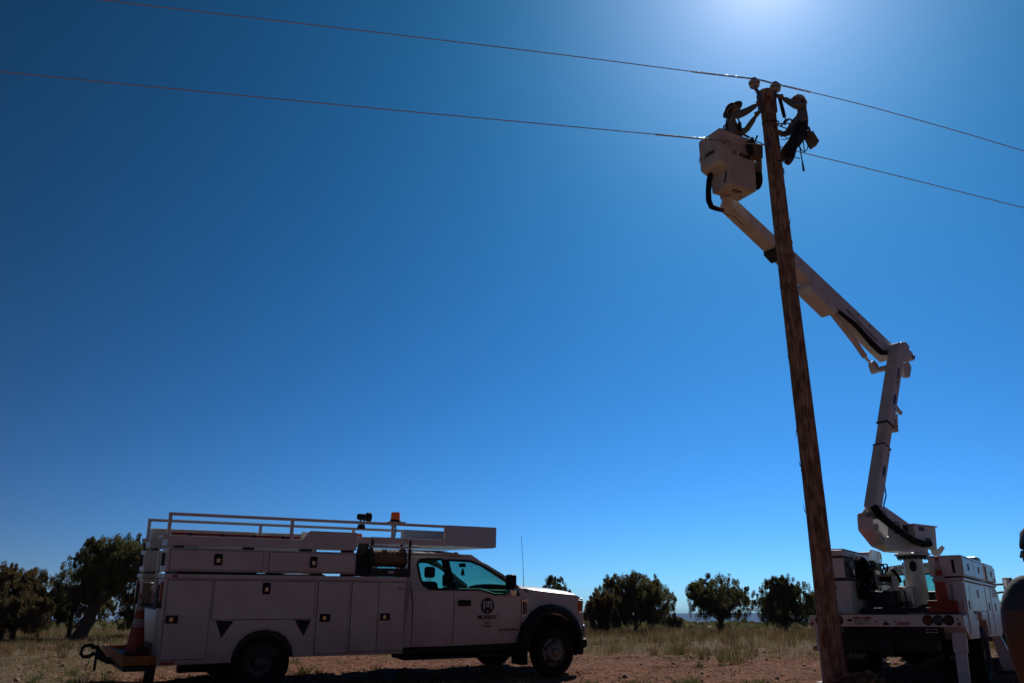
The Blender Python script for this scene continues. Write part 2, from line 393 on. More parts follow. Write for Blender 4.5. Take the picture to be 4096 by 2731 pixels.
grass('dry_grass', kx, ky, 8, rg.gamma(4, 0.036, n_) * np.where(kx < -5, 0.7, 1.0) + 0.04, 0.009, rg.uniform(0.05, 0.15, n_), M_STRAW, 'dry straw coloured grass behind the trucks')
kx, ky = scatter(4200, -30, 34, 12, 48, lambda x, y: (y > edge(x) + 0.2) & (vnoise(x, y, 1.6, 19) > 0.58) & inview(x, y))
n_ = len(kx)
grass('olive_bunch_grass', kx, ky, 60, rg.uniform(0.14, 0.42, n_) * np.where(kx < -5, 0.65, 1.0), 0.010, rg.uniform(0.10, 0.34, n_), M_OLIVE, 'olive bunch grass in the dry grass flat', lean=0.28)
kx, ky = scatter(2600, -30, 34, 12, 40, lambda x, y: (y > edge(x) + 0.4) & (vnoise(x, y, 2.0, 71) > 0.58) & inview(x, y))
n_ = len(kx)
grass('rusty_bunch_grass', kx, ky, 30, rg.uniform(0.16, 0.42, n_) * np.where(kx < -5, 0.6, 1.0), 0.010, rg.uniform(0.10, 0.22, n_), M_RUST, 'rusty brown clumps in the dry grass flat', lean=0.3)
kx = rg.uniform(-30, 34, 9000); ky = rg.uniform(40, 51, 9000); n_ = len(kx)
grass('far_dry_grass', kx, ky, 8, rg.gamma(5, 0.06, n_) + 0.08, 0.014, rg.uniform(0.08, 0.2, n_), M_STRAW, 'dry grass under the far junipers')
kx, ky = scatter(3000, -30, 34, 19, 44, lambda x, y: (y > edge(x)) & inview(x, y)); n_ = len(kx)
grass('pale_seed_stalks', kx, ky, 4, rg.uniform(0.18, 0.42, n_) * np.where(kx < -5, 0.55, 1.0), 0.007, rg.uniform(0.04, 0.12, n_), M_SEED, 'pale seed stalks standing above the dry grass', lean=0.2)
kx, ky = scatter(900, -8, 14, 11.5, 21.5, lambda x, y: (vnoise(x, y, 2.0, 29) > 0.55))
n_ = len(kx)
grass('low_green_weeds', kx, ky, 34, rg.gamma(3, 0.03, n_), 0.009, rg.uniform(0.05, 0.17, n_), M_GREEN, 'low green weeds scattered over the red dirt')
fx_ = np.array([1.75, 2.05, 2.75, 3.05, 3.35, 3.9, 4.3, 4.6, 2.35, 1.3]); fy_ = np.array([14.6, 15.0, 14.7, 15.4, 14.5, 14.9, 14.5, 15.2, 14.4, 15.1])
grass('green_weed_tufts', fx_, fy_, 150, np.array([.2, .13, .24, .14, .16, .22, .18, .12, .14, .12]), 0.009, np.array([.16, .2, .2, .14, .16, .2, .18, .12, .16, .14]), M_GREEN, 'brighter green weed tufts on the dirt nearest the camera', lean=0.4)
kx, ky = scatter(2600, -8, 14, 11.5, 22.5, lambda x, y: (vnoise(x, y, 1.3, 39) > 0.42))
n_ = len(kx)
grass('dead_stalks', kx, ky, 6, rg.gamma(3, 0.035, n_), 0.006, rg.uniform(0.04, 0.14, n_), M_STRAW, 'thin dead stalks on the red dirt', lean=0.5)

# dirt clods and pebbles
def clods(name, px, py, r, m, label):
    ico = [(0, 0, 1)] + [(0.894 * math.cos(a), 0.894 * math.sin(a), 0.447) for a in np.arange(5) * 1.2566] + [(0.894 * math.cos(a), 0.894 * math.sin(a), -0.447) for a in np.arange(5) * 1.2566 + 0.628]
    fi = [(0, 1 + i, 1 + (i + 1) % 5) for i in range(5)] + [(1 + i, 6 + i, 1 + (i + 1) % 5) for i in range(5)] + [(1 + (i + 1) % 5, 6 + i, 6 + (i + 1) % 5) for i in range(5)]
    ico = np.array(ico); n = len(px); an = rg.uniform(0, 6.28, n)
    sc = r[:, None, None] * rg.uniform(0.6, 1.25, (n, 11, 1)) * ico[None]
    c, s_ = np.cos(an)[:, None], np.sin(an)[:, None]
    x = sc[..., 0] * c - sc[..., 1] * s_ * 0.8; y = sc[..., 0] * s_ + sc[..., 1] * c * 0.8; z = sc[..., 2] * 0.7
    V = np.stack([x + px[:, None], y + py[:, None], z + (ground_h(px, py) + r * 0.15)[:, None]], -1).reshape(-1, 3)
    F = (np.array(fi)[None] + (np.arange(n) * 11)[:, None, None]).reshape(-1, 3)
    return tag(np_mesh(name, V, F, m), label, 'dirt', kind='stuff')
M_CLOD = mat('dirt_clod', (0.32, 0.15, 0.09), 0.95, col2=(0.20, 0.09, 0.055), scale=3, spec=0.1)
kx, ky = scatter(16000, -9, 15, 11.5, 22.5, lambda x, y: vnoise(x, y, 1.1, 51) > 0.35)
clods('dirt_clods', kx, ky, rg.gamma(1.6, 0.0055, len(kx)) + 0.005, M_CLOD, 'crumbly red dirt clods over the clearing')
kx, ky = scatter(420, -9, 15, 11.5, 22.5, lambda x, y: y < 30)
clods('loose_stones', kx, ky, rg.gamma(2.0, 0.011, len(kx)) + 0.012, mat('pale_stone', (0.34, 0.25, 0.19), 0.9, col2=(0.20, 0.14, 0.10), scale=5, spec=0.2), 'loose pale stones on the red dirt')
mx_ = 5.35 + rg.normal(0, 0.55, 900); my_ = 14.1 + rg.normal(0, 0.42, 900)
clods('spoil_clods', mx_, my_, rg.gamma(2.0, 0.010, 900) + 0.008, M_CLOD, 'loose clods of the spoil heap around the pole foot')

# ------------------------------------------------------------------ junipers
M_BARK = mat('juniper_bark', (0.11, 0.075, 0.055), 0.9, var=0.5, scale=6, bump=0.6, bscale=14, stretch=(1, 1, 0.2))
M_LEAF = mat('juniper_leaf', (0.20, 0.175, 0.068), 0.75, col2=(0.09, 0.09, 0.036), scale=2.6, translucent=0.4, spec=0.25)
M_LEAFB = mat('juniper_leaf_brown', (0.19, 0.13, 0.052), 0.75, col2=(0.09, 0.07, 0.03), scale=2.6, translucent=0.4, spec=0.25)
def juniper(label, x, y, w, h, seed, trunk=0.12, lean=(0, 0), base=0.0, dens=1.0, leaf=M_LEAF, nlimb=9, shape=0.0, leafsz=0.034, name='juniper_tree'):
    r = random.Random(seed); q = np.random.default_rng(seed)
    z0 = float(ground_h(x, y)) - 0.05
    t = thing(name, label, 'tree', (x, y, z0))
    tb = MB(); tips = []
    ch = h - base; cc = Vector((lean[0], lean[1], base + ch * 0.5))
    def limb(p, d, L, rad, lev):
        pts = [p]; cur = Vector(p); dd = Vector(d).normalized(); k = 5
        for i in range(k):
            dd = (dd + Vector((r.gauss(0, .22), r.gauss(0, .22), r.gauss(0.05, .15)))).normalized()
            cur = cur + dd * (L / k); pts.append(cur.copy())
            e = Vector(((cur.x - cc.x) / (w / 2), (cur.y - cc.y) / (w / 2), (cur.z - cc.z) / (ch / 2)))
            if e.length > 1.0: break
        m = len(pts); tb.tube(pts, [rad * (1 - 0.75 * i / (m - 1)) for i in range(m)], 6 if lev < 2 else 4)
        if lev < 2:
            for _ in range(r.randint(3, 5)):
                i = r.randint(1, m - 1); a = r.uniform(0, 6.28)
                limb(pts[i], (math.cos(a), math.sin(a), r.uniform(0.1, 1.1)), L * r.uniform(.35, .6), rad * .45, lev + 1)
        tips.extend(pts[2:] if lev else pts[-2:])
    tk = [Vector((0, 0, -0.1)), Vector((lean[0] * .2, lean[1] * .2, base * .45 + .08)), Vector((lean[0] * .55, lean[1] * .55, base + ch * .22)), Vector((lean[0], lean[1], base + ch * .45))]
    tb.tube(tk, [trunk * 1.35, trunk * 1.0, trunk * .8, trunk * .45], 10)
    for i in range(nlimb):
        a = 6.283 * i / nlimb + r.uniform(-.3, .3); s_ = r.uniform(0.15, 1.0)
        p = tk[1].lerp(tk[3], s_); limb(p, (math.cos(a), math.sin(a), r.uniform(0.15, 1.6)), max(w, ch) * r.uniform(.32, .52), trunk * .4, 0)
    tb.build('trunk', M_BARK, t, smooth=True)
    # leaf clumps: at limb tips, and spread over the crown's shell with lobes of their own
    cl = [(p, 0.7) for p in tips]
    nshell = int(150 * dens * w * ch / 6)
    lob = q.uniform(0.76, 1.06, (12, 7))
    for _ in range(nshell):
        th = q.uniform(0, 2 * np.pi); ph = math.acos(q.uniform(-0.75, 1)); k = lob[int(th / 6.2832 * 12) % 12, int(ph / np.pi * 7) % 7]
        rr = k * q.uniform(0.55, 1.0) ** 0.5
        st = 1.0 - shape * max(0, -math.cos(ph))
        cl.append((cc + Vector((math.cos(th) * math.sin(ph) * w / 2 * rr * st, math.sin(th) * math.sin(ph) * w / 2 * rr * st, math.cos(ph) * ch / 2 * rr)), 1.0))
    C = np.array([tuple(p) for p, _ in cl]); sz = np.array([s for _, s in cl]) * q.uniform(0.5, 1.2, len(cl)) * 0.135 * (w / 2.6) ** 0.35
    nl = int(60 * dens)
    c = np.repeat(C, nl, 0); n = len(c)
    o = q.normal(0, 1, (n, 3)); o /= np.linalg.norm(o, axis=1)[:, None]
    pos = c + o * np.array([0.8, 0.8, 1.5]) * (np.repeat(sz, nl) * q.uniform(0.15, 1, n) ** 0.6)[:, None]
    pos[:, 2] = np.maximum(pos[:, 2], 0.06)
    d = o * 0.8 + q.normal(0, .5, (n, 3)) + np.array([0, 0, .45]); d /= np.linalg.norm(d, axis=1)[:, None]
    sd = np.cross(d, q.normal(0, 1, (n, 3))); sd /= np.linalg.norm(sd, axis=1)[:, None]
    L = (leafsz * q.uniform(0.6, 1.5, n))[:, None]
    V = np.stack([pos - d * L, pos + sd * L * .42, pos + d * L * 1.1, pos - sd * L * .42], 1).reshape(-1, 3)
    F = np.arange(n * 4).reshape(-1, 4)
    cr = np_mesh('crown', V, F, leaf); cr.parent = t
    return t
juniper('tall juniper with a leaning bare trunk left of the service truck', -16.15, 33.8, 3.5, 4.0, 11, trunk=0.24, lean=(1.15, 0.2), base=1.0, dens=1.9, nlimb=12, shape=0.2)
juniper('dense brownish juniper filling the far left edge', -19.4, 34.5, 3.6, 2.8, 12, base=0.0, dens=1.4, leaf=M_LEAFB, shape=-0.15)
juniper('round juniper between the left edge and the tall leaning juniper', -17.6, 36.2, 3.2, 3.0, 13, base=0.0, dens=1.4, shape=-0.1)
juniper('low dark juniper in front of the left edge junipers', -18.2, 33.2, 2.6, 1.7, 24, base=0.0, dens=1.4, leaf=M_LEAFB)
juniper('outermost juniper cut by the left edge', -21.8, 35.5, 3.0, 2.9, 25, base=0.0, dens=1.2)
juniper('low juniper at the foot of the tall juniper, nearest the truck bumper', -14.3, 36.0, 3.0, 2.3, 14, base=0.0, dens=1.4)
juniper('sparse juniper poking out behind the orange cone on the bumper', -13.0, 38.0, 2.4, 2.7, 15, base=0.1, dens=1.0)
juniper('large domed juniper just right of the service truck bonnet', 6.2, 45.5, 4.5, 2.95, 16, base=0.02, dens=1.7, nlimb=12, shape=0.1)
juniper('rust brown juniper in front of the large domed juniper', 4.55, 43.5, 2.6, 2.1, 17, base=0.0, dens=1.7, leaf=M_LEAFB)
juniper('small juniper shoot at the right foot of the domed juniper', 8.15, 45.5, 0.75, 1.1, 27, base=0.0, dens=1.6, trunk=0.05, nlimb=5, leafsz=0.03)
juniper('open branched juniper halfway between service truck and pole', 10.35, 45.0, 3.5, 2.95, 18, base=0.25, dens=1.15, nlimb=13, trunk=0.15)
juniper('dark juniper partly hidden by the wooden pole', 13.7, 45.5, 3.2, 2.85, 19, base=0.1, dens=1.5, nlimb=11)
juniper('juniper top showing above the service truck bonnet', 2.05, 44.0, 1.7, 2.85, 20, base=0.3, dens=1.3, trunk=0.09)
juniper('juniper half hidden behind the boom truck deck', 16.6, 46.5, 3.0, 2.6, 21, base=0.1, dens=1.4)
juniper('juniper hidden behind the service truck cab', -1.5, 47.0, 3.2, 2.0, 22, base=0.1, dens=1.2)
juniper('juniper seen under the boom truck mirror at right', 26.5, 43.0, 2.6, 1.5, 23, base=0.1, dens=1.0)

# scrub of the far plain
q = np.random.default_rng(8); n = 2600
sy = 70 * (1500 / 70) ** q.uniform(0, 1, n); sx = sy * q.uniform(-0.66, 0.72, n); sr = q.uniform(0.5, 1.3, n)
k = 14; c = np.repeat(np.stack([sx, sy, ground_h(sx, sy)], -1), k, 0); rr = np.repeat(sr, k)
o = q.normal(0, 1, (n * k, 3)); o[:, 2] = np.abs(o[:, 2]); o /= np.linalg.norm(o, axis=1)[:, None]
pos = c + o * rr[:, None] * np.array([1, 1, 0.9]); d = q.normal(0, 1, (n * k, 3)); d /= np.linalg.norm(d, axis=1)[:, None]
sd = np.cross(d, q.normal(0, 1, (n * k, 3))); sd /= np.linalg.norm(sd, axis=1)[:, None]; L = (rr * 0.55)[:, None]
V = np.stack([pos - d * L, pos + sd * L, pos + d * L, pos - sd * L], 1).reshape(-1, 3)
tag(np_mesh('far_scrub', V, np.arange(len(V)).reshape(-1, 4), M_LEAF), 'dark scrub dotting the far plain below the mesa', 'scrub', kind='stuff')
# ------------------------------------------------------------------ service truck
def diamond_mat():
    m = bpy.data.materials.new('diamond_plate'); m.use_nodes = True; n = m.node_tree; p = n.nodes['Principled BSDF']
    p.inputs['Metallic'].default_value = 0.85; p.inputs['Roughness'].default_value = 0.35; p.inputs['Base Color'].default_value = (0.50, 0.50, 0.52, 1)
    tc = n.nodes.new('ShaderNodeTexCoord'); mp = n.nodes.new('ShaderNodeMapping'); mp.inputs['Rotation'].default_value = (0, R(45), 0)
    n.links.new(tc.outputs['Object'], mp.inputs['Vector'])
    ck = n.nodes.new('ShaderNodeTexChecker'); ck.inputs['Scale'].default_value = 62; n.links.new(mp.outputs[0], ck.inputs['Vector'])
    ck.inputs['Color1'].default_value = (0.60, 0.60, 0.62, 1); ck.inputs['Color2'].default_value = (0.38, 0.38, 0.40, 1)
    n.links.new(ck.outputs['Color'], p.inputs['Base Color'])
    b = n.nodes.new('ShaderNodeBump'); b.inputs['Strength'].default_value = 0.6; b.inputs['Distance'].default_value = 0.01
    n.links.new(ck.outputs['Fac'], b.inputs['Height']); n.links.new(b.outputs['Normal'], p.inputs['Normal']); return m
M_DIAM = diamond_mat()
M_GASK = mat('door_gasket', (0.10, 0.09, 0.088), 0.8)
M_WPAN = mat('white_body_paint', (0.58, 0.555, 0.535), 0.38, col2=(0.47, 0.43, 0.40), scale=2.6, coat=0.3, detail=11, bump=0.10, bscale=1.8)
def dust_splash(m):      # red dirt thrown up on the lower panels, broken up by noise
    n = m.node_tree; p = n.nodes['Principled BSDF']; src = p.inputs['Base Color'].links[0].from_socket
    tc = n.nodes.new('ShaderNodeTexCoord'); sp = n.nodes.new('ShaderNodeSeparateXYZ'); n.links.new(tc.outputs['Object'], sp.inputs[0])
    nz = n.nodes.new('ShaderNodeTexNoise'); nz.inputs['Scale'].default_value = 7; nz.inputs['Detail'].default_value = 9; n.links.new(tc.outputs['Object'], nz.inputs['Vector'])
    mr = n.nodes.new('ShaderNodeMapRange'); mr.inputs[1].default_value = 1.05; mr.inputs[2].default_value = 0.40; mr.inputs[4].default_value = 1.0; n.links.new(sp.outputs['Z'], mr.inputs[0])
    mu = n.nodes.new('ShaderNodeMath'); mu.operation = 'MULTIPLY'; n.links.new(mr.outputs[0], mu.inputs[0]); n.links.new(nz.outputs['Fac'], mu.inputs[1])
    mx = n.nodes.new('ShaderNodeMix'); mx.data_type = 'RGBA'; n.links.new(mu.outputs[0], mx.inputs[0]); n.links.new(src, mx.inputs[6]); mx.inputs[7].default_value = (0.30, 0.17, 0.11, 1); n.links.new(mx.outputs[2], p.inputs['Base Color'])
dust_splash(M_WPAN)
M_WIRE = mat('wound_wire', (0.24, 0.15, 0.09), 0.55, metal=0.4, var=0.5, scale=30, stretch=(14, 1, 1))
M_CANVAS = mat('canvas', (0.20, 0.155, 0.10), 0.9, var=0.3, scale=12, bump=0.3)
M_RIM = mat('steel_rim', (0.09, 0.085, 0.08), 0.5, metal=0.5, var=0.3, scale=10)
M_RIMF = mat('steel_rim_bright', (0.20, 0.19, 0.185), 0.45, metal=0.6, var=0.3, scale=10)
T = thing('service_truck', 'white crew service truck with side cabinets, ladder rack and black door emblem', 'truck', (0.1814, 17.3429, 0.078), (0.042, -0.0105, R(31.18)))
NS = -1.19      # near (passenger) side plane

def latch(door, x, z, w, h, y, upright, sgn=-1):
    o = MB().prism([(x - w / 2, z - h / 2), (x + w / 2, z - h / 2), (x + w / 2, z + h / 2), (x - w / 2, z + h / 2)], 'y', y, y + sgn * 0.012).build('latch', M_BLACK, door, bevel=0.006)
    pw, ph = (0.055, 0.06)
    dx, dz = (0, -0.012) if upright else (-0.012, 0)
    MB().prism([(x + dx - pw / 2, z + dz - ph / 2), (x + dx + pw / 2, z + dz - ph / 2), (x + dx + pw / 2 * .85, z + dz + ph / 2), (x + dx - pw / 2 * .85, z + dz + ph / 2)], 'y', y + sgn * 0.0125, y + sgn * 0.026).build('latch_paddle', M_BRASS, door, bevel=0.004)
    return o
M_BRASS = mat('latch_metal', (0.62, 0.50, 0.30), 0.25, metal=0.9)

arch_c, arch_r = -5.25, 0.50
arch = [(-5.74, 0.43), (-5.72, 0.58), (-5.65, 0.72), (-5.53, 0.83), (-5.38, 0.885), (-5.22, 0.895), (-5.05, 0.86), (-4.92, 0.78), (-4.82, 0.64), (-4.78, 0.48)]
side = [(-6.73, 0.42)] + arch + [(-2.995, 0.475), (-2.995, 1.60), (-6.755, 1.60)]
for sg, nm in ((-1, 'near'), (1, 'far')):
    y0, y1 = sg * 1.19, sg * 0.74
    MB().prism(side, 'y', y0, y1).build('side_cabinet', M_WPAN, T, bevel=0.012)
    MB().box((-6.77, sg * 1.215, 1.602), (-2.985, sg * 0.70, 1.665)).build('cabinet_top_rim', M_WPAN, T, bevel=0.01)
    MB().box((-6.755, y0, 1.70), (-3.885, y1, 2.03)).build('upper_cabinet', M_WPAN, T, bevel=0.01)
    if sg < 0:
        MB().prism([(-6.76, 2.065), (-3.885, 2.065), (-3.885, 2.345), (-4.66, 2.345), (-4.78, 2.205), (-6.77, 2.205)], 'y', y0, y0 + 0.04).build('top_tray', M_WPAN, T, bevel=0.006)
        t2 = MB(); t2.box((-6.765, y0 + 0.042, 2.066), (-3.89, y1, 2.10)); t2.box((-6.768, y0 + 0.042, 2.10), (-6.73, y1, 2.204)); t2.prism([(-4.7, 2.10), (-3.887, 2.10), (-3.887, 2.343), (-4.66, 2.343)], 'y', y1, y1 - 0.04); t2.box((-3.93, y0 + 0.042, 2.10), (-3.888, y1 - 0.042, 2.342))
        t2.build('tray_floor', M_WPAN, T)
        lid = MB().box((-6.72, y0 + 0.06, 2.212), (-4.80, y1, 2.252)).build('tray_lid', M_RED, T, bevel=0.006)
        for x in (-6.45, -5.98, -5.52, -5.08): MB().lathe([(0.03, 0), (0.03, 0.05), (0.015, 0.055)], (x, y0 + 0.075, 2.20), 12, 'z').build('lid_knob', M_BLACK, lid)
    else:
        MB().box((-6.70, y0, 2.065), (-3.885, y1, 2.385)).build('top_tray', M_WPAN, T, bevel=0.02)
    for x in (-6.62, -5.6, -4.7, -4.0): MB().box((x, sg * 1.15, 2.03), (x + 0.09, sg * 0.78, 2.066)).build('tray_spacer', M_DARK, T)
    for x in (-6.60, -5.9, -5.2, -4.5, -3.98): MB().box((x, sg * 1.15, 1.664), (x + 0.09, sg * 0.76, 1.701)).build('cabinet_spacer', M_DARK, T)
    if sg < 0:
        defs = [('cabinet_door', -6.70, -6.09, 0.50, 1.575, (-6.60, 1.04, 0.17, 0.11, False)), ('cabinet_door', -6.05, -4.53, 1.03, 1.575, (-5.29, 1.47, 0.12, 0.165, True)),
                ('cabinet_door', -4.475, -3.97, 0.52, 1.575, (-4.345, 1.04, 0.17, 0.12, False)), ('cabinet_door', -3.92, -3.472, 0.53, 1.575, None), ('cabinet_door', -3.462, -3.015, 0.53, 1.575, (-3.345, 1.045, 0.17, 0.11, False)),
                ('cabinet_door', -6.71, -5.375, 1.725, 2.005, (-6.04, 1.875, 0.12, 0.165, True)), ('cabinet_door', -5.275, -3.915, 1.725, 2.005, (-4.59, 1.87, 0.12, 0.165, True))]
        for nm2, a, b, c, d, l in defs:
            g = MB().prism([(a - .008, c - .008), (b + .008, c - .008), (b + .008, d + .008), (a - .008, d + .008)], 'y', y0 - 0.001, y0 - 0.003).build('door_gasket', M_GASK, T)
            o = MB().prism([(a, c), (b, c), (b, d), (a, d)], 'y', y0 - 0.004, y0 - 0.018).build(nm2, M_WPAN, T, bevel=0.006)
            if l: latch(o, l[0], l[1], l[2], l[3], y0 - 0.0182, l[4])
        for px, sx in ((-5.985, 1), (-4.815, 1)):
            MB().prism([(px, 1.015), (px + 0.255, 1.01), (px + (0.10 if px < -5 else 0.155), 0.775)], 'y', y0 - 0.001, y0 - 0.012).build('fuel_filler_recess', M_BLACK, T, bevel=0.008)
        # rolled lip round the wheel arch
        MB().tube([(x, y0 - 0.008, z) for x, z in arch], 0.018, 8).build('wheel_arch_lip', M_WPAN, T, smooth=True)
        MB().box((-6.70, y0 - 0.008, 0.435), (-6.50, y0 - 0.0005, 0.475)).build('side_reflector', M_REDL, T)
        MB().box((-6.66, y0 - 0.03, 1.615), (-6.58, y0 - 0.026, 1.65)).build('side_marker', M_REDL, T)
    # rear faces
    for zc, hh in ((1.87, 0.19), (1.35, 0.32)):
        MB().box((-6.79, sg * 1.00, zc - hh / 2), (-6.757, sg * 0.955, zc + hh / 2)).build('rear_latch', M_BLACK, T, bevel=0.008)
    MB().box((-6.785, sg * 1.14, 1.27), (-6.75, sg * 1.05, 1.56)).build('tail_lamp', M_REDL, T, bevel=0.01)
    MB().box((-6.785, sg * 1.135, 1.19), (-6.752, sg * 1.06, 1.265)).build('reversing_lamp', M_BLACK, T, bevel=0.008)
    # inside of the packs: wheel housings
    MB().box((-5.80, sg * 1.15, 0.48), (-4.74, sg * 0.5, 1.0)).build('wheel_housing', M_DARK, T)
MB().box((-6.70, -0.72, 0.62), (-3.0, 0.72, 0.70)).build('cargo_floor', M_DARK, T)
MB().box((-3.06, -0.72, 0.70), (-3.0, 0.72, 1.55)).build('cargo_bulkhead', M_WPAN, T)
MB().box((-6.70, -0.735, 0.66), (-6.66, 0.735, 1.15)).build('tailgate', M_WPAN, T, bevel=0.01)
MB().box((-6.60, -0.70, 0.71), (-5.2, 0.30, 1.45)).build('cargo_crate', M_DARK, T, bevel=0.02)
MB().box((-6.45, -0.66, 1.40), (-5.3, 0.60, 1.72)).build('aisle_sky_block', M_DARK, T, bevel=0.02)  # added dark fillers, keep the sky from showing through the cabinet gaps
MB().box((-5.15, -0.70, 1.30), (-4.2, 0.62, 1.69)).build('aisle_sky_block', M_DARK, T, bevel=0.02)
MB().box((-6.2, -0.60, 2.0), (-4.6, 0.60, 2.055)).build('cargo_rack', M_GREYM, T)
# grab rod at the aisle
MB().tube([(-6.80, -0.76, 2.03), (-6.80, -0.76, 1.40), (-6.79, -0.72, 1.36), (-6.76, -0.68, 1.37)], 0.012, 8).build('grab_rail', M_ALU, T, smooth=True)

# ladder rack with a plated basket over the cab
rk = MB(); RY = (-1.12, 0.68)
for y in RY:
    MB().bar((-6.785, y, 2.51), (-2.24, y, 2.51), 0.045, 0.045).build('rack_top_rail', M_WHITE, T, bevel=0.004)
    for x in (-6.76, -4.945, -3.24, -2.262): MB().bar((x, y, 2.487 if x < -2.3 else 2.487), (x, y, 2.22 if x > -4 else 2.215), 0.045, 0.045, (1, 0, 0)).build('rack_post', M_WHITE, T)
    MB().box((-3.88, y - 0.025, 2.185), (-1.262, y + 0.025, 2.285) if y > 0 else (-2.242, y + 0.025, 2.285)).build('rack_side_beam', M_WHITE, T, bevel=0.004)
    MB().box((-2.24, y - 0.012, 2.19), (-1.26, y + 0.012, 2.535)).build('basket_side_plate', M_DIAM, T)
    MB().box((-6.84, y - 0.04 if y > 0 else y - 0.05, 2.16), (-6.73, y + 0.04 if y > 0 else y + 0.35, 2.212)).build('rack_foot', M_WHITE, T, bevel=0.004)
MB().box((-1.272, -1.107, 2.19), (-1.25, 0.667, 2.535)).build('basket_front_plate', M_DIAM, T)
for k in range(9): MB().box((-3.86 + k * 0.31, -1.09, 2.20), (-3.80 + k * 0.31, 0.65, 2.228)).build('rack_cross_slat', M_WHITE, T)
MB().box((-2.20, -1.09, 2.176), (-1.28, 0.65, 2.188)).build('basket_floor', M_WHITE, T)
bp = MB().prism([(-3.38, 2.534), (-3.32, 2.552), (-3.05, 2.552), (-3.03, 2.534)], 'y', -1.20, -1.03).build('beacon_plate', M_WHITE, T, bevel=0.004)
bc = MB().lathe([(0.088, 2.555), (0.088, 2.58), (0.08, 2.585)], (-3.205, -1.12, 0), 24).build('beacon_base', M_BLACK, T, smooth=True)
MB().lathe([(0.08, 2.586), (0.079, 2.60), (0.074, 2.69), (0.068, 2.705), (0.02, 2.708)], (-3.205, -1.12, 0), 24).build('beacon_lens', M_AMBER, T, smooth=True)
MB().tube([(-3.19, -1.09, 2.55), (-3.18, -1.09, 2.46), (-3.17, -1.09, 2.43), (-3.185, -1.08, 2.30), (-3.19, -1.06, 2.2)], 0.011, 6).build('beacon_cable', M_BLACK, T, smooth=True)
sp = MB(); sp.lathe([(0.0, -3.27), (0.05, -3.265), (0.058, -3.24), (0.058, -3.10), (0.085, -3.085), (0.088, -3.02), (0.08, -3.015), (0.0, -3.02)], (0, 0.45, 2.715), 20, 'x')
sp.build('work_lamp', M_BLACK, T, smooth=True)
MB().lathe([(0.022, -3.275), (0.022, -3.271)], (0, 0.45, 2.715), 12, 'x').build('work_lamp_badge', M_GREYM, T)
lb = MB(); lb.bar((-3.22, 0.42, 2.68), (-3.20, 0.42, 2.56), 0.02, 0.03); lb.bar((-3.12, 0.48, 2.68), (-3.15, 0.48, 2.56), 0.02, 0.03); lb.prism([(-3.25, 2.50), (-3.12, 2.50), (-3.14, 2.58), (-3.23, 2.58)], 'y', 0.40, 0.50); lb.build('work_lamp_bracket', M_BLACK, T)
MB().lathe([(0.07, 2.29), (0.065, 2.40), (0.06, 2.412), (0.01, 2.415)], (-3.225, 0.45, 0), 20).build('rear_beacon_lens', M_AMBER, T, smooth=True)

# wire reel at the front of the near side
rf = MB()
for x in (-3.60, -2.925):
    for y in (-1.14, -0.80): rf.bar((x, y, 1.668), (x, y, 2.27), 0.035, 0.035)
    rf.bar((x, -1.14, 2.14), (x, -0.80, 2.14), 0.03, 0.03)
rf.box((-3.62, -1.16, 1.668), (-2.905, -0.78, 1.80))
rf.build('reel_frame', M_DARK, T)
for z, y in ((2.27, -1.14), (2.135, -1.15)): MB().tube([(-3.62, y, z), (-2.905, y, z)], 0.022, 10).build('reel_guide_roller', M_CHROME, T, smooth=True)
MB().lathe([(0.0, -3.56), (0.165, -3.56), (0.165, -3.545), (0.0, -3.545)], (0, -0.97, 1.965), 24, 'x', cap=False).build('reel_flange', M_DARK, T)
MB().lathe([(0.0, -2.985), (0.165, -2.985), (0.165, -2.97), (0.0, -2.97)], (0, -0.97, 1.965), 24, 'x', cap=False).build('reel_flange', M_DARK, T)
wd = MB(); prof = []
for k in range(60): prof.append((0.138 + (0.006 if k % 2 else 0) + 0.004 * math.sin(k * 0.7), -3.54 + k * 0.55 / 59))
wd.lathe(prof, (0, -0.97, 1.965), 28, 'x'); wd.build('wound_wire', M_WIRE, T, smooth=True)
cv = MB().grid(lambda u, v: (-3.62 - 0.14 * math.sin(u * 1.5) * (1 - v * 0.75), -1.02 + 0.30 * u, 1.70 + 0.56 * v), [0, .25, .5, .75, 1], [0, .2, .4, .6, .8, 1]).build('reel_cover', M_BLACK, T, smooth=True, solid=0.02)
rm = MB(); rm.box((-3.87, -1.13, 1.668), (-3.625, -0.85, 1.86)); rm.box((-3.84, -1.10, 1.86), (-3.64, -0.9, 2.0)); rm.build('reel_motor', M_BLACK, T, bevel=0.01)
MB().box((-3.30, -1.164, 1.725), (-3.20, -1.161, 1.755)).build('reel_nameplate', M_PRINTW, T)

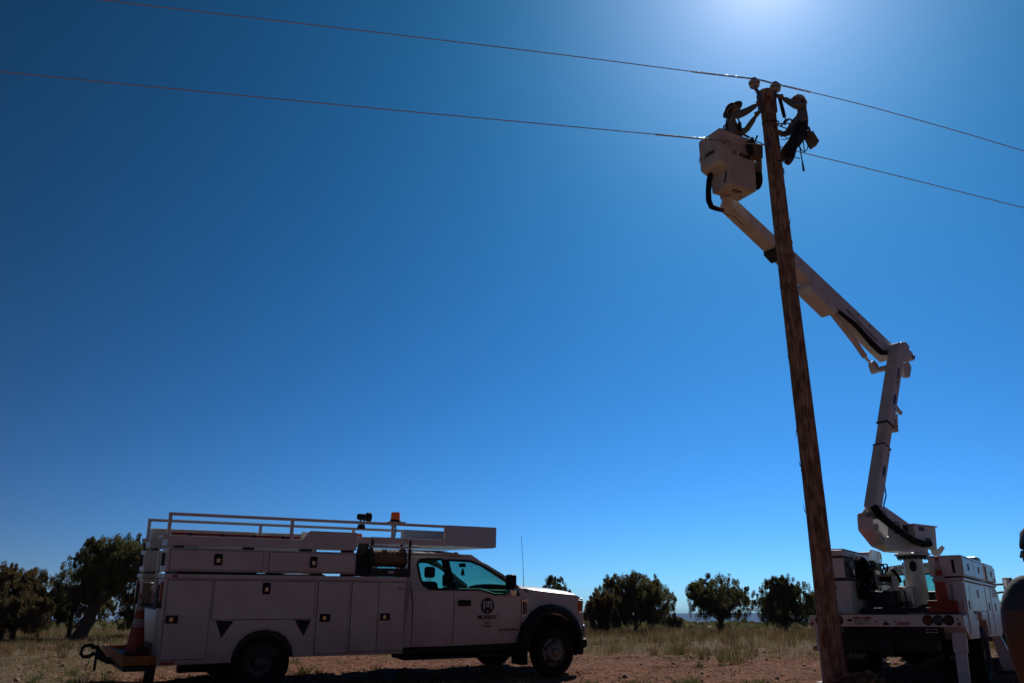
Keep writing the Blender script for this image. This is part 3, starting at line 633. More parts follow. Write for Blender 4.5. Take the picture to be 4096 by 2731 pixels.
# ---- cab
Yc = -1.02
def topy(z): return -1.02 + max(0.0, z - 1.42) * 0.31
def cabside(sg):
    f = lambda y: (lambda u, w: (u, -sg * y(w), w))
    low = [(-2.05, 1.45), (-2.035, 1.45)]
    # rear door
    rd_low = [(-2.765, 0.56), (-2.035, 0.56), (-2.02, 0.75), (-2.012, 1.2), (-2.035, 1.45), (-2.80, 1.45), (-2.77, 1.2)]
    fd_low = [(-2.02, 0.56), (-0.70, 0.585), (-0.672, 1.0), (-0.672, 1.36), (-1.24, 1.36), (-1.50, 1.45), (-2.02, 1.45), (-1.997, 1.2), (-2.005, 0.75)]
    o1 = MB().holed(rd_low, [], lambda u, w: (u, -sg * (Yc if w > 0.9 else Yc + (0.9 - w) * 0.06), w)).build('rear_door', M_WPAN, T, solid=0.03)
    o2 = MB().holed(fd_low, [], lambda u, w: (u, -sg * (Yc if w > 0.9 else Yc + (0.9 - w) * 0.06), w)).build('front_door', M_WPAN, T, solid=0.03)
    ru = [(-2.80, 1.452), (-2.035, 1.452), (-2.075, 1.62), (-2.15, 2.02), (-2.80, 2.02), (-2.845, 1.95)]
    rw = [(-2.66, 1.88), (-2.60, 1.96), (-2.42, 1.975), (-2.19, 1.975), (-2.11, 1.60), (-2.09, 1.475), (-2.47, 1.475), (-2.58, 1.53), (-2.63, 1.64)]
    MB().holed(ru, [rw], lambda u, w: (u, -sg * topy(w), w)).build('rear_door_frame', M_WPAN, o1, solid=0.03)
    MB().holed(rw, [], lambda u, w: (u, -sg * (topy(w) + 0.008), w)).build('rear_window', M_GLASS, o1)
    fu = [(-2.022, 1.452), (-1.50, 1.452), (-1.24, 1.362), (-0.672, 1.362), (-0.74, 1.56), (-1.0, 1.74), (-1.33, 1.915), (-1.62, 2.015), (-2.137, 2.022), (-2.062, 1.62)]
    fw = [(-2.08, 1.96), (-1.80, 1.955), (-1.62, 1.95), (-1.36, 1.86), (-1.12, 1.735), (-0.94, 1.63), (-0.93, 1.40), (-1.22, 1.40), (-1.50, 1.475), (-1.97, 1.475), (-2.01, 1.62)]
    MB().holed(fu, [fw], lambda u, w: (u, -sg * topy(w), w)).build('front_door_frame', M_BLACK if False else M_WPAN, o2, solid=0.03)
    MB().holed(fw, [], lambda u, w: (u, -sg * (topy(w) + 0.008), w)).build('front_window', M_GLASS, o2)
    # black trim round the glass and the sail panel below the mirror
    tr = MB()
    for loop in (rw, fw): tr.tube([(u, -sg * (topy(w) - 0.018), w) for u, w in loop + loop[:1]], 0.02, 6)
    tr.holed([(-0.925, 1.375), (-0.69, 1.375), (-0.755, 1.53), (-0.925, 1.64)], [], lambda u, w: (u, -sg * (topy(w) - 0.02), w))
    tr.holed([(-2.14, 1.46), (-1.99, 1.46), (-2.05, 1.97), (-2.20, 1.97)], [], lambda u, w: (u, -sg * (topy(w) - 0.022), w))
    tr.build('window_trim', M_BLACK, o2)
    # handle
    MB().box((-1.94, sg * 1.036, 1.20), (-1.69, sg * 1.06, 1.30)).build('door_handle', M_BLACK, o2, bevel=0.02)
    # mirror
    mi = MB().box((-1.07, sg * 1.34, 1.50), (-0.94, sg * 1.13, 1.735)).build('mirror_housing', M_BLACK, o2, bevel=0.035)
    MB().box((-1.065, sg * 1.335, 1.375), (-0.935, sg * 1.135, 1.495)).build('mirror_lower', M_CHROME if sg < 0 else M_BLACK, o2, bevel=0.03)
    ma = MB(); ma.bar((-0.96, sg * 1.15, 1.58), (-0.86, sg * 0.97, 1.55), 0.05, 0.035); ma.bar((-0.96, sg * 1.15, 1.44), (-0.86, sg * 1.0, 1.44), 0.05, 0.035); ma.build('mirror_arm', M_BLACK, o2)
    # rear corner, rocker
    MB().holed([(-2.94, 0.56), (-2.785, 0.56), (-2.79, 1.2), (-2.82, 1.45), (-2.865, 1.95), (-2.82, 2.035), (-1.62, 2.03), (-1.60, 2.06), (-2.94, 2.06)], [], lambda u, w: (u, -sg * topy(w), w)).build('cab_side', M_WPAN, T, solid=0.03)
    MB().bar((-0.69, sg * 0.97, 1.50), (-1.62, sg * 0.82, 2.035), 0.06, 0.075).build('windscreen_pillar', M_WPAN, T, bevel=0.015)
    MB().box((-2.92, sg * 1.08, 0.36), (-0.74, sg * 0.86, 0.42)).build('running_board', M_BLACK, T, bevel=0.02)
    MB().box((-2.92, sg * 0.985, 0.44), (-0.70, sg * 0.93, 0.545)).build('rocker_panel', M_BLACK, T, bevel=0.01)
    return o1, o2
cabside(1)
RDOOR, FDOOR = cabside(-1)
# roof, rear wall, floor
rx = [-2.95, -2.90, -2.6, -2.2, -1.85, -1.65, -1.52]
def roofz(x, y): return 2.058 + 0.055 * (1 - (y / 0.84) ** 2) - (0.0 if x < -1.9 else 0.10 * ((x + 1.9) / 0.4) ** 2) - (0.03 if x < -2.93 else 0)
MB().grid(lambda a, b: (a, b, roofz(a, b)), rx, [-0.85, -0.82, -0.6, -0.3, 0, 0.3, 0.6, 0.82, 0.85]).build('cab_roof', M_WPAN, T, smooth=True, solid=0.03)
MB().box((-2.93, -0.60, 2.118), (-1.95, 0.60, 2.126)).build('roof_tread_plate', M_DIAM, T)
for y in (-0.45, -0.22, 0, 0.22, 0.45): MB().ell((-1.70, y, 2.085), (0.05, 0.035, 0.03), 10, 6).build('roof_marker_lamp', M_AMBER, T, smooth=True)
MB().holed([(-0.98, 0.56), (0.98, 0.56), (1.0, 1.42), (0.82, 2.05), (-0.82, 2.05), (-1.0, 1.42)], [[(-0.68, 1.52), (0.68, 1.52), (0.62, 1.93), (-0.62, 1.93)]], lambda u, w: (-2.935, u, w)).build('cab_rear_wall', M_WPAN, T, solid=0.03)
MB().holed([(-0.68, 1.52), (0.68, 1.52), (0.62, 1.93), (-0.62, 1.93)], [], lambda u, w: (-2.935, u, w)).build('cab_rear_window', M_GLASS, T)
MB().grid(lambda u, v: (-0.62 + 0.10 * (1 - (v / 0.95) ** 2) - 0.95 * u, v * (1 - 0.15 * u), 1.50 + 0.535 * u + 0.03 * (1 - (v / 0.95) ** 2)), [0, .25, .5, .75, 1], [-0.95, -0.6, -0.2, 0.2, 0.6, 0.95]).build('windscreen', M_GLASS, T, smooth=True)
it = MB(); it.box((-2.88, -0.95, 0.55), (-0.72, 0.95, 0.62)); it.box((-2.86, -0.96, 0.62), (-0.72, -0.90, 1.40)); it.box((-2.86, 0.90, 0.62), (-0.72, 0.96, 1.40)); it.build('cab_floor', M_INT, T)
db = MB(); db.prism([(-1.22, 1.02), (-1.26, 1.36), (-1.16, 1.47), (-0.66, 1.47), (-0.62, 1.0)], 'y', -0.90, 0.90); db.build('dashboard', M_INT, T, bevel=0.04)
MB().lathe([(0.17, -0.012), (0.188, 0.0), (0.17, 0.012), (0.155, 0.0)], (0, 0, 0), 24, 'x', cap=False).build('steering_wheel', M_INT, T, smooth=True).location = (-1.30, 0.42, 1.45)
for y in (-0.45, 0.45):
    s1 = MB(); s1.prism([(-2.20, 0.8), (-1.60, 0.8), (-1.58, 0.98), (-2.02, 0.98), (-2.16, 1.60), (-2.28, 1.60)], 'y', y - 0.25, y + 0.25)
    s1 = s1.build('front_seat', M_INT, T, bevel=0.05)
    hr = MB(); hr.box((-2.27, y - 0.13, 1.66), (-2.15, y + 0.13, 1.85)); hr.build('headrest', M_INT, s1, bevel=0.04)
    hp = MB()
    for d in (-0.05, 0.05): hp.tube([(-2.21, y + d, 1.58), (-2.21, y + d, 1.68)], 0.008, 6)
    hp.build('headrest_post', M_CHROME, s1)
rsb = MB().prism([(-2.86, 0.8), (-2.45, 0.8), (-2.45, 0.95), (-2.72, 0.97), (-2.78, 1.45), (-2.86, 1.45)], 'y', -0.85, 0.85).build('rear_seat', M_INT, T, bevel=0.05)
for y in (-0.5, 0.5): MB().box((-2.86, y - 0.12, 1.49), (-2.77, y + 0.12, 1.66)).build('rear_headrest', M_INT, rsb, bevel=0.03)
MB().box((-1.34, -0.11, 1.86), (-1.30, 0.11, 1.93)).build('interior_mirror', M_INT, T, bevel=0.01)
# front end
def hoodz(x, y):
    t = (x + 0.70) / 1.65; e = abs(y) / 0.97
    return 1.555 - 0.11 * t ** 1.4 - 0.06 * t ** 7 - 0.055 * e ** 2.2 - 0.05 * max(0, e - 0.86) / 0.14 * 0.9
hx = lambda u, y: -0.70 + u * (1.38 + 0.24 * (1 - (y / 0.97) ** 2))
us = [0, .1, .3, .5, .7, .85, .93, .97, 1.0]; vs = [-0.97, -0.93, -0.86, -0.6, -0.3, 0, 0.3, 0.6, 0.86, 0.93, 0.97]
MB().grid(lambda u, v: (hx(u, v), v, hoodz(-0.70 + u * 1.6, v) - (0.05 if u == 1.0 else 0)), us, vs).build('bonnet', M_WPAN, T, smooth=True, solid=0.02)
for sg in (-1, 1):
    fl = [(-0.75, 0.55), (-0.73, 0.68), (-0.64, 0.90), (-0.46, 1.09), (-0.26, 1.20), (-0.03, 1.235), (0.18, 1.20), (0.36, 1.11), (0.50, 0.98), (0.59, 0.82), (0.61, 0.62)]
    ar = [(-0.63, 0.52), (-0.58, 0.72), (-0.47, 0.88), (-0.30, 1.00), (-0.03, 1.06), (0.24, 1.01), (0.42, 0.89), (0.52, 0.72), (0.55, 0.55)]
    out = [(-0.668, 0.585)] + [(-0.65, 0.70)] + ar[1:-1] + [(0.60, 0.72), (0.70, 0.86), (0.705, 1.06), (0.58, 1.09), (0.565, 1.30), (0.66, 1.335), (0.55, 1.385), (0.05, 1.43), (-0.37, 1.47), (-0.60, 1.50), (-0.70, 1.50), (-0.655, 1.36), (-0.655, 1.0)]
    MB().holed(out, [], lambda u, w: (u, sg * (0.985 + 0.035 * math.sin(max(0, min(1, (w - 0.6) / 0.8)) * math.pi)), w)).build('front_wing', M_WPAN, T, solid=0.02)
    # wheel arch flare: a band that stands out from the wing
    b1 = MB(); k = len(fl); v = []
    inn = [(-0.57, 0.50), (-0.55, 0.66), (-0.48, 0.83), (-0.36, 0.97), (-0.20, 1.06), (-0.02, 1.09), (0.16, 1.06), (0.31, 0.98), (0.43, 0.86), (0.50, 0.72), (0.52, 0.56)]
    for (x, z), (xi, zi) in zip(fl, inn):
        v += [(x, sg * 1.005, z), (x * 0.985, sg * 1.13, z - 0.01), ((x + xi) / 2, sg * 1.19, (z + zi) / 2), (xi, sg * 1.19, zi), (xi, sg * 0.98, zi)]
    b1.add(v, [(i * 5 + j, (i + 1) * 5 + j, (i + 1) * 5 + j + 1, i * 5 + j + 1) for i in range(k - 1) for j in range(4)]); b1.build('arch_flare', M_BLACK, T, smooth=True)
    MB().box((-0.72, sg * 1.17, 0.22), (-0.60, sg * 0.80, 0.55)).build('front_mudflap', M_RUBBER, T, bevel=0.01)
    MB().prism([(0.50, 0.36), (0.58, 0.36), (0.62, 0.62), (0.52, 0.60)], 'y', sg * 1.17, sg * 0.85).build('arch_liner', M_RUBBER, T)
    hl = MB(); hl.prism([(0.575, 1.09), (0.70, 1.075), (0.72, 1.29), (0.57, 1.31)], 'y', sg * 0.80, sg * 1.012); hl = hl.build('headlamp', M_CHROME, T, bevel=0.02)
    MB().prism([(0.585, 1.11), (0.66, 1.10), (0.665, 1.26), (0.58, 1.28)], 'y', sg * 1.013, sg * 1.02).build('turn_signal', mat('amber_reflector', (0.40, 0.09, 0.02), 0.3), hl)
for sg in (-1, 1): MB().grid(lambda u, v: (-0.02 + 0.60 * math.cos(u), sg * (0.40 + 0.58 * v), 0.42 + 0.63 * math.sin(u)), list(np.linspace(-0.15, math.pi + 0.15, 13)), [0, 1]).build('front_wheel_housing', M_BLACK, T, smooth=True, solid=0.01)
MB().box((-0.60, -0.40, 0.5), (0.60, 0.40, 1.35)).build('engine', M_DARK, T, bevel=0.03)
gr = MB(); gr.box((0.66, -0.80, 0.86), (0.86, 0.80, 1.33)); gr.build('grille', M_GREYM, T, bevel=0.03)
for k in range(4): MB().box((0.862, -0.74, 0.93 + 0.1 * k), (0.885, 0.74, 0.97 + 0.1 * k)).build('grille_bar', M_CHROME, T)
fb = MB(); fb.prism([(0.62, -1.02), (0.78, -0.98), (0.98, -0.60), (1.02, 0), (0.98, 0.60), (0.78, 0.98), (0.62, 1.02), (0.60, 0.8), (0.75, 0.5), (0.75, -0.5), (0.60, -0.8)], 'z', 0.62, 0.86); fb.build('front_bumper', M_CHROME, T, bevel=0.03)
MB().box((0.62, -0.90, 0.45), (0.88, 0.90, 0.61)).build('front_valance', M_BLACK, T, bevel=0.03)
# wing badge
MB().prism([(-0.655, 1.31), (-0.535, 1.325), (-0.53, 1.06), (-0.64, 1.00)], 'y', -1.03, -1.046).build('wing_vent', M_CHROME, T, bevel=0.01)
bdg = MB().prism([(-0.64, 1.27), (-0.56, 1.27), (-0.55, 1.075), (-0.63, 1.04)], 'y', -1.0465, -1.052).build('wing_vent_insert', M_BLACK, T)
for i, chh in enumerate('F550'): text('badge_character', chh, 0.075, M_PRINTW, T, (-0.597, -1.0535, 1.235 - 0.055 * i), (1, 0, 0), (0, 0, 1), 0.001)
text('fleet_number', '52', 0.09, M_INK, T, (-0.545, -1.018, 1.462), (1, 0, -0.15), (0, 0.15, 1), 0.001, bold=0.002)
# door emblem and lettering
YD = -1.0365
dk = MB(); dk.lathe([(0.0, 0), (0.135, 0), (0.135, 0.001), (0.0, 0.001)], (0, 0, 0), 40, 'y', cap=False); dk = dk.build('door_emblem', M_INK, FDOOR); dk.location = (-1.355, YD - 0.001, 1.205)
em = MB()
def stroke(pts, w=0.024):
    for p, q in zip(pts[:-1], pts[1:]): em.bar((p[0], -0.003, p[1]), (q[0], -0.003, q[1]), 0.002, w, (0, 0, 1) if abs(q[0] - p[0]) > abs(q[1] - p[1]) else (1, 0, 0))
stroke([(-0.072, -0.055), (-0.072, 0.062)]); stroke([(-0.083, 0.062), (-0.012, 0.062)]); stroke([(-0.022, 0.072), (-0.022, -0.012)]); stroke([(-0.033, -0.012), (0.033, -0.012)]); stroke([(0.022, -0.022), (0.022, 0.072)]); stroke([(0.012, 0.062), (0.083, 0.062)]); stroke([(0.072, 0.062), (0.072, -0.055)])
stroke([(0.006, -0.068), (-0.008, -0.088)], 0.008); stroke([(-0.008, -0.088), (0.008, -0.092)], 0.008); stroke([(0.008, -0.092), (-0.005, -0.115)], 0.008)
em = em.build('emblem_monogram', M_PRINTW, FDOOR); em.location = (-1.355, YD - 0.002, 1.205)
text('door_lettering', 'MURRAY', 0.098, M_INK, FDOOR, (-1.352, YD - 0.002, 1.012), (1, 0, 0), (0, 0, 1), 0.001, bold=0.002)
text('door_lettering', 'CITY', 0.046, M_INK, FDOOR, (-1.355, YD - 0.002, 0.92), (1, 0, 0), (0, 0, 1), 0.001, bold=0.001)
text('door_lettering', 'POWER', 0.046, M_INK, FDOOR, (-1.357, YD - 0.002, 0.862), (1, 0, 0), (0, 0, 1), 0.001, bold=0.001)
text('door_trim_lettering', '4x4 POWER STROKE', 0.052, M_INK, FDOOR, (-0.92, -1.028, 0.80), (1, 0, 0), (0, 0.06, 1), 0.001, bold=0.001, shear=0.25, sx=0.85)
lg = MB()
lg.tube([(-3.10 + 0.035 * math.cos(a), NS - 0.0205, 1.49 + 0.012 * math.sin(a)) for a in np.linspace(0.3, 5.9, 14)], 0.0035, 4); lg.tube([(-3.135, NS - 0.0205, 1.468), (-3.06, NS - 0.0205, 1.472)], 0.0035, 4); lg.tube([(-3.12, NS - 0.0205, 1.455), (-3.065, NS - 0.0205, 1.457)], 0.003, 4)
lg.build('maker_mark', M_INK, T)
# aerial
MB().tube([(-0.44, -0.75, 1.50), (-0.455, -0.75, 1.9), (-0.50, -0.75, 2.43)], [0.006, 0.0045, 0.0035], 6).build('aerial', M_DARK, T)
# wheels
def wheel(x, sg, front, dual):
    r = 0.425; w = 0.23; yo = 1.16
    hub = bpy.data.objects.new('wheel', None); COL.objects.link(hub); hub.parent = T; hub.location = (x, 0, 0.415)
    for k in range(2 if dual else 1):
        ya = sg * (yo - k * 0.29); yb = ya - sg * w
        prof = [(0.255, ya - sg * 0.02), (0.30, ya), (0.38, ya + sg * 0.004), (0.41, ya - sg * 0.02), (r, ya - sg * 0.05)]
        for j in range(5):
            a = ya - sg * (0.05 + 0.13 * (j + 0.35) / 5); prof += [(r, a), (r - 0.014, a - sg * 0.002), (r - 0.014, a - sg * 0.010), (r, a - sg * 0.012)]
        prof += [(r, yb + sg * 0.05), (0.41, yb + sg * 0.02), (0.38, yb), (0.30, yb), (0.255, yb + sg * 0.02)]
        MB().lathe(prof, (0, 0, 0), 44, 'y', cap=False).build('tyre', M_RUBBER, hub, smooth=True)
    ya = sg * yo
    if front: prof = [(0.262, ya - sg * 0.03), (0.245, ya - sg * 0.015), (0.235, ya - sg * 0.06), (0.19, ya - sg * 0.05), (0.16, ya + sg * 0.005), (0.13, ya + sg * 0.02), (0.075, ya + sg * 0.02), (0.07, ya + sg * 0.05), (0.05, ya + sg * 0.06), (0.0, ya + sg * 0.06)]
    else: prof = [(0.262, ya - sg * 0.03), (0.245, ya - sg * 0.012), (0.225, ya - sg * 0.10), (0.20, ya - sg * 0.15), (0.15, ya - sg * 0.16), (0.10, ya - sg * 0.16), (0.095, ya - sg * 0.06), (0.07, ya - sg * 0.05), (0.0, ya - sg * 0.05)]
    rim = MB().lathe(prof, (0, 0, 0), 36, 'y', cap=False).build('rim', M_RIMF if front else M_RIM, hub, smooth=True)
    for j in range(10):
        a = j * 0.6283; rr = 0.108 if front else 0.125; yy = ya + sg * (0.02 if front else -0.16)
        MB().lathe([(0.014, yy), (0.014, yy + sg * 0.03), (0.006, yy + sg * 0.035)], (rr * math.cos(a), 0, rr * math.sin(a)), 6, 'y').build('lug_nut', M_CHROME if front else M_DARK, hub)
    for j in range(5):
        a = j * 1.2566 + 0.3; yy = ya - sg * (0.035 if front else 0.12)
        MB().lathe([(0.0, yy + sg * 0.012), (0.026, yy + sg * 0.012), (0.026, yy - sg * 0.02)], (0.205 * math.cos(a), 0, 0.205 * math.sin(a)), 12, 'y', cap=False).build('rim_hole', M_BLACK, hub)
    if front: hub.rotation_euler = (0, 0, R(0))
for sg in (-1, 1): wheel(-0.02, sg, True, False); wheel(-5.25, sg, False, True)
# chassis
ch = MB()
for y in (-0.43, 0.43): ch.box((-6.9, y - 0.04, 0.46), (0.7, y + 0.04, 0.62))
ch.build('chassis_rail', M_DARK, T)
for x in (-0.02, -5.25): MB().tube([(x, -0.95, 0.415), (x, 0.95, 0.415)], 0.06, 10).build('axle', M_DARK, T)
MB().ell((-5.25, 0, 0.43), (0.2, 0.2, 0.18), 14, 8).build('differential', M_DARK, T, smooth=True)
MB().box((-2.9, -0.88, 0.36), (-1.9, -0.48, 0.60)).build('fuel_tank', M_BLACK, T, bevel=0.04)
MB().box((-1.8, -0.8, 0.36), (-0.9, 0.6, 0.56)).build('gearbox_shield', M_BLACK, T, bevel=0.04)
MB().tube([(-2.0, 0.6, 0.42), (-4.2, 0.62, 0.40), (-4.6, 0.75, 0.40)], 0.05, 10).build('exhaust_pipe', M_DARK, T, smooth=True)
MB().tube([(-6.35, -0.7, 0.36), (-5.95, -0.7, 0.36)], 0.09, 12).build('spare_air_tank', M_BLACK, T, smooth=True)
for sg in (-1, 1): MB().box((-5.86, sg * 1.14, 0.18), (-5.83, sg * 0.62, 0.62)).build('rear_mudflap', M_RUBBER, T)
# rear step and hitch
stp = MB(); stp.box((-7.17, -1.10, 0.43), (-6.70, -1.06, 0.552)); stp.box((-7.17, 1.06, 0.43), (-6.70, 1.10, 0.56)); stp.box((-7.17, -1.058, 0.43), (-7.13, 1.058, 0.575))
stp.build('rear_step', M_YELLOW, T, bevel=0.005)
MB().box((-7.128, -1.058, 0.47), (-6.70, 1.058, 0.50)).build('step_tread', M_DARK, T)
MB().box((-6.722, -1.0, 0.505), (-6.69, 1.0, 0.65)).build('step_riser', M_YELLOW, T)
MB().box((-7.12, -0.9, 0.33), (-6.75, 0.9, 0.428)).build('step_frame', M_DARK, T, bevel=0.01)
h1 = MB(); h1.box((-7.22, -0.04, 0.37), (-7.0, 0.04, 0.46)); h1.box((-7.395, -0.02, 0.28), (-7.36, 0.02, 0.64)); h1.prism([(-7.36, 0.63), (-7.22, 0.45), (-7.22, 0.37), (-7.36, 0.44)], 'y', -0.018, 0.018)
h1.build('hitch_mount', M_DARK, T, bevel=0.006)
MB().tube([(-7.40, 0, 0.60), (-7.47, 0, 0.64), (-7.55, 0, 0.63), (-7.585, 0, 0.58)], [0.032, 0.028, 0.024, 0.024], 8).build('pintle_latch', M_DARK, T, smooth=True)
MB().tube([(-7.40, 0, 0.53), (-7.47, 0, 0.485), (-7.55, 0, 0.48), (-7.59, 0, 0.53), (-7.58, 0, 0.575)], [0.034, 0.028, 0.026, 0.026, 0.02], 8).build('pintle_hook', M_DARK, T, smooth=True)
chn = MB()
for k in range(6): chn.ell((-7.45 - 0.008 * k, 0.02, 0.47 - 0.035 * k), (0.008, 0.012, 0.021), 6, 4)
chn.build('safety_chain', M_DARK, T)

def tw(x, y, z):     # truck local -> world
    return Matrix.LocRotScale(T.location, T.rotation_euler, None) @ Vector((x, y, z))
# things carried by the truck
def cone(label, loc, h, stack, rotz=0, tilt=(0, 0), group=None, r=0.17, rb=0.135):
    t = thing('traffic_cone', label, 'cone', loc, (tilt[0], tilt[1], rotz), group)
    for k in range(stack):
        b = MB(); z = k * 0.028; b.prism([(-r - .03, -r), (-r, -r - .03), (r, -r - .03), (r + .03, -r), (r + .03, r), (r, r + .03), (-r, r + .03), (-r - .03, r)], 'z', z, z + 0.022); b.build('cone_base', M_ORANGE, t, bevel=0.006)
    z0 = stack * 0.028 - 0.006; H = h - z0
    rad = lambda f: rb * (1 - f) + 0.027 * f
    sec = [(0, 0.42, M_ORANGE, 'cone_body'), (0.42, 0.56, M_CONEW, 'reflective_band'), (0.56, 0.70, M_ORANGE, 'cone_body'), (0.70, 0.90, M_CONEW, 'reflective_band'), (0.90, 1.0, M_ORANGE, 'cone_tip')]
    for a, b_, m, nm in sec:
        e = 0.0015 if 'band' in nm else 0
        MB().lathe([(rad(a) + e, z0 + a * H), (rad(b_) + e, z0 + b_ * H)] + ([(0.02, z0 + H + 0.004), (0.015, z0 + H + 0.004)] if b_ == 1.0 else []), (0, 0, 0), 24, cap=(b_ == 1.0)).build(nm, m, t, smooth=True)
    return t
c1 = cone('orange cone with two white bands standing on the yellow rear step', tw(-6.90, -0.30, 0.502), 0.88, 2, R(31), (0.042, 0))
bk = thing('plastic_bucket', 'beige plastic bucket hung at the rear of the service truck', 'bucket', tw(-6.86, -0.50, 1.235), (0.042, 0, R(31)))
bk.scale = (0.7, 0.7, 0.95)
MB().lathe([(0.085, 0), (0.10, 0.31), (0.108, 0.31), (0.108, 0.295), (0.102, 0.295)], (0, 0, 0), 24).build('pail', M_CANVAS, bk, smooth=True)
MB().lathe([(0.104, 0.305), (0.112, 0.312), (0.104, 0.32)], (0, 0, 0), 24, cap=False).build('rim', M_PRINTW, bk, smooth=True)
bs = MB(); bs.box((-0.10, -0.12, -0.03), (0.12, 0.12, -0.002)); bs.bar((0.10, 0, -0.02), (0.16, 0, -0.02), 0.05, 0.02); bs.build('holder', M_DARK, bk)
af = thing('air_freshener', 'tree shaped air freshener hanging from the cab mirror', 'air freshener', tw(-1.32, -0.02, 1.70), (0, 0, R(31)))
MB().prism([(-0.012, 0), (0.012, 0), (0.012, 0.02), (0.05, 0.02), (0.028, 0.06), (0.042, 0.06), (0.02, 0.10), (0.03, 0.10), (0, 0.15), (-0.03, 0.10), (-0.02, 0.10), (-0.042, 0.06), (-0.028, 0.06), (-0.05, 0.02), (-0.012, 0.02)], 'y', -0.004, 0.004).build('card', M_INK, af)
MB().tube([(0, 0, 0.15), (0, 0, 0.20)], 0.003, 4).build('string', M_INK, af)
wp = thing('wooden_post', 'short weathered wooden post under the yellow rear step', 'post', (-5.60, 14.2, float(ground_h(-5.60, 14.2)) - 0.12), (0.02, 0.06, 0.3))
MB().prism([(-0.075, -0.06), (0.07, -0.065), (0.075, 0.06), (-0.07, 0.065)], 'z', 0, 0.62).build('timber', mat('weathered_wood', (0.10, 0.055, 0.035), 0.9, var=0.5, scale=14, stretch=(4, 4, 0.5), bump=0.5), wp, bevel=0.012)
# ------------------------------------------------------------------ boom truck
BO = Vector((6.0495, 14.8238, 0.0)); BA = R(34.6)
BR = Vector((math.cos(BA), -math.sin(BA), 0)); BF = Vector((math.sin(BA), math.cos(BA), 0))
K = thing('boom_truck', 'white bucket boom truck seen from behind with raised folding boom', 'truck', BO, (0, 0, -BA))
M_W = M_WHITE
M_MIR = mat('mirror_silver', (0.35, 0.37, 0.40), 0.03, metal=1.0)
M_DECK = mat('dark_deck', (0.022, 0.021, 0.02), 0.7, var=0.3, scale=10)
def kw(x, y, z): return BO + BR * x + BF * y + Vector((0, 0, z))
def kl(w): d = Vector(w) - BO; return Vector((d.dot(BR), d.dot(BF), w[2]))
PED = Vector((7.911, 17.522, 0)); BB = Vector((-0.80415, -0.59443, 0)); BN = Vector((0.59443, -0.80415, 0))
def bl(s, n, z): return kl(PED + BB * s + BN * n + Vector((0, 0, z)))
def altec(parent, o, x, y, size, bold=0.003, gold=M_GOLD, ink=M_INK):
    x = Vector(x).normalized(); y = Vector(y).normalized(); o = Vector(o)
    w = size * 0.62; mb = MB(); z = x.cross(y); sh = 0.22
    P = lambda a, b: o + x * (a + b * sh) + y * b + z * 0.002
    def ln(p, q): mb.bar(P(*p), P(*q), size * 0.07, 0.003, z)
    l = -size * 1.9; h = size * 0.38
    ln((l, -h), (l, h)); ln((l, h), (l + w, h)); ln((l + w, h), (l + w, -h)); ln((l + w * .75, h * .9), (l + w * .75, -h)); ln((l + w * .3, -h), (l + w * .3, h * .5)); ln((l + w * .3, h * .5), (l + w * .72, h * .5)); ln((l + w * .3, -h * .1), (l + w * .72, -h * .1))
    mb.build('maker_logo', gold, parent)
    text('maker_lettering', 'Altec', size, ink, parent, o + x * size * 0.25 + z * 0.002, x, y, 0.001, bold=bold * size / 0.1, shear=0.2)
def spline0(pts, k=6):
    P = [Vector(p) for p in pts]; P = [P[0] * 2 - P[1]] + P + [P[-1] * 2 - P[-2]]; out = []
    for i in range(1, len(P) - 2):
        for j in range(k):
            t = j / k; a, b, c, d = P[i - 1], P[i], P[i + 1], P[i + 2]; out.append(0.5 * ((2 * b) + (c - a) * t + (2 * a - 5 * b + 4 * c - d) * t * t + (3 * b - a - 3 * c + d) * t ** 3))
    return out + [P[-2]]
# tail, deck
MB().box((-1.175, 0.0, 0.885), (1.175, 0.05, 1.072)).build('tail_skirt', M_W, K, bevel=0.008)
MB().box((-1.19, 0.01, 1.074), (1.185, 0.10, 1.095)).build('tail_edge', M_BLACK, K)
for a, b in ((-0.62, -0.32), (0.42, 0.66)): MB().tube([(a, -0.004, 1.086), (b, -0.004, 1.086)], 0.006, 6).build('edge_trim', M_ALU, K)
MB().box((-1.16, 0.06, 1.00), (1.16, 4.75, 1.07)).build('deck', M_DECK, K)
for sx in (-1, 1):
    for j, (px, m) in enumerate(((0.692, 'a'), (0.844, 'b'), (0.997, 'c'))):
        mt = {'a': mat('amber_lamp', (0.10, 0.018, 0.006), 0.5), 'b': mat('clear_lamp', (0.04, 0.043, 0.046), 0.45), 'c': mat('dark_red_lamp', (0.035, 0.004, 0.004), 0.5)}[m]
        rr = MB().lathe([(0.0, -0.018), (0.055, -0.014), (0.068, -0.008), (0.075, 0.0)], (sx * px, 0, 0.985), 24, 'y', cap=False).build('tail_lamp', mt, K, smooth=True)
        MB().lathe([(0.068, -0.01), (0.076, -0.012), (0.08, -0.001)], (sx * px, 0, 0.985), 24, 'y', cap=False).build('lamp_rubber', M_RUBBER, rr)
    MB().lathe([(0.0, -0.012), (0.03, -0.008), (0.032, 0)], (sx * 1.135, 0, 0.93), 16, 'y', cap=False).build('side_reflector', M_REDL, K)
    MB().lathe([(0.0, -0.006), (0.014, -0.004), (0.014, 0)], (sx * 1.125, 0, 0.995), 10, 'y', cap=False).build('rivet', M_DARK, K)
MB().box((0.235, -0.012, 0.91), (0.41, -0.001, 0.955)).build('centre_reflector', M_REDL, K, bevel=0.004)
MB().box((0.015, -0.02, 0.912), (0.105, -0.001, 0.945)).build('step_lamp', M_BLACK, K, bevel=0.004)
for x in (-0.09, 0.055, 0.20): MB().lathe([(0.0, -0.008), (0.014, -0.006), (0.015, 0)], (x, 0, 0.965), 10, 'y', cap=False).build('rivet', M_DARK, K)
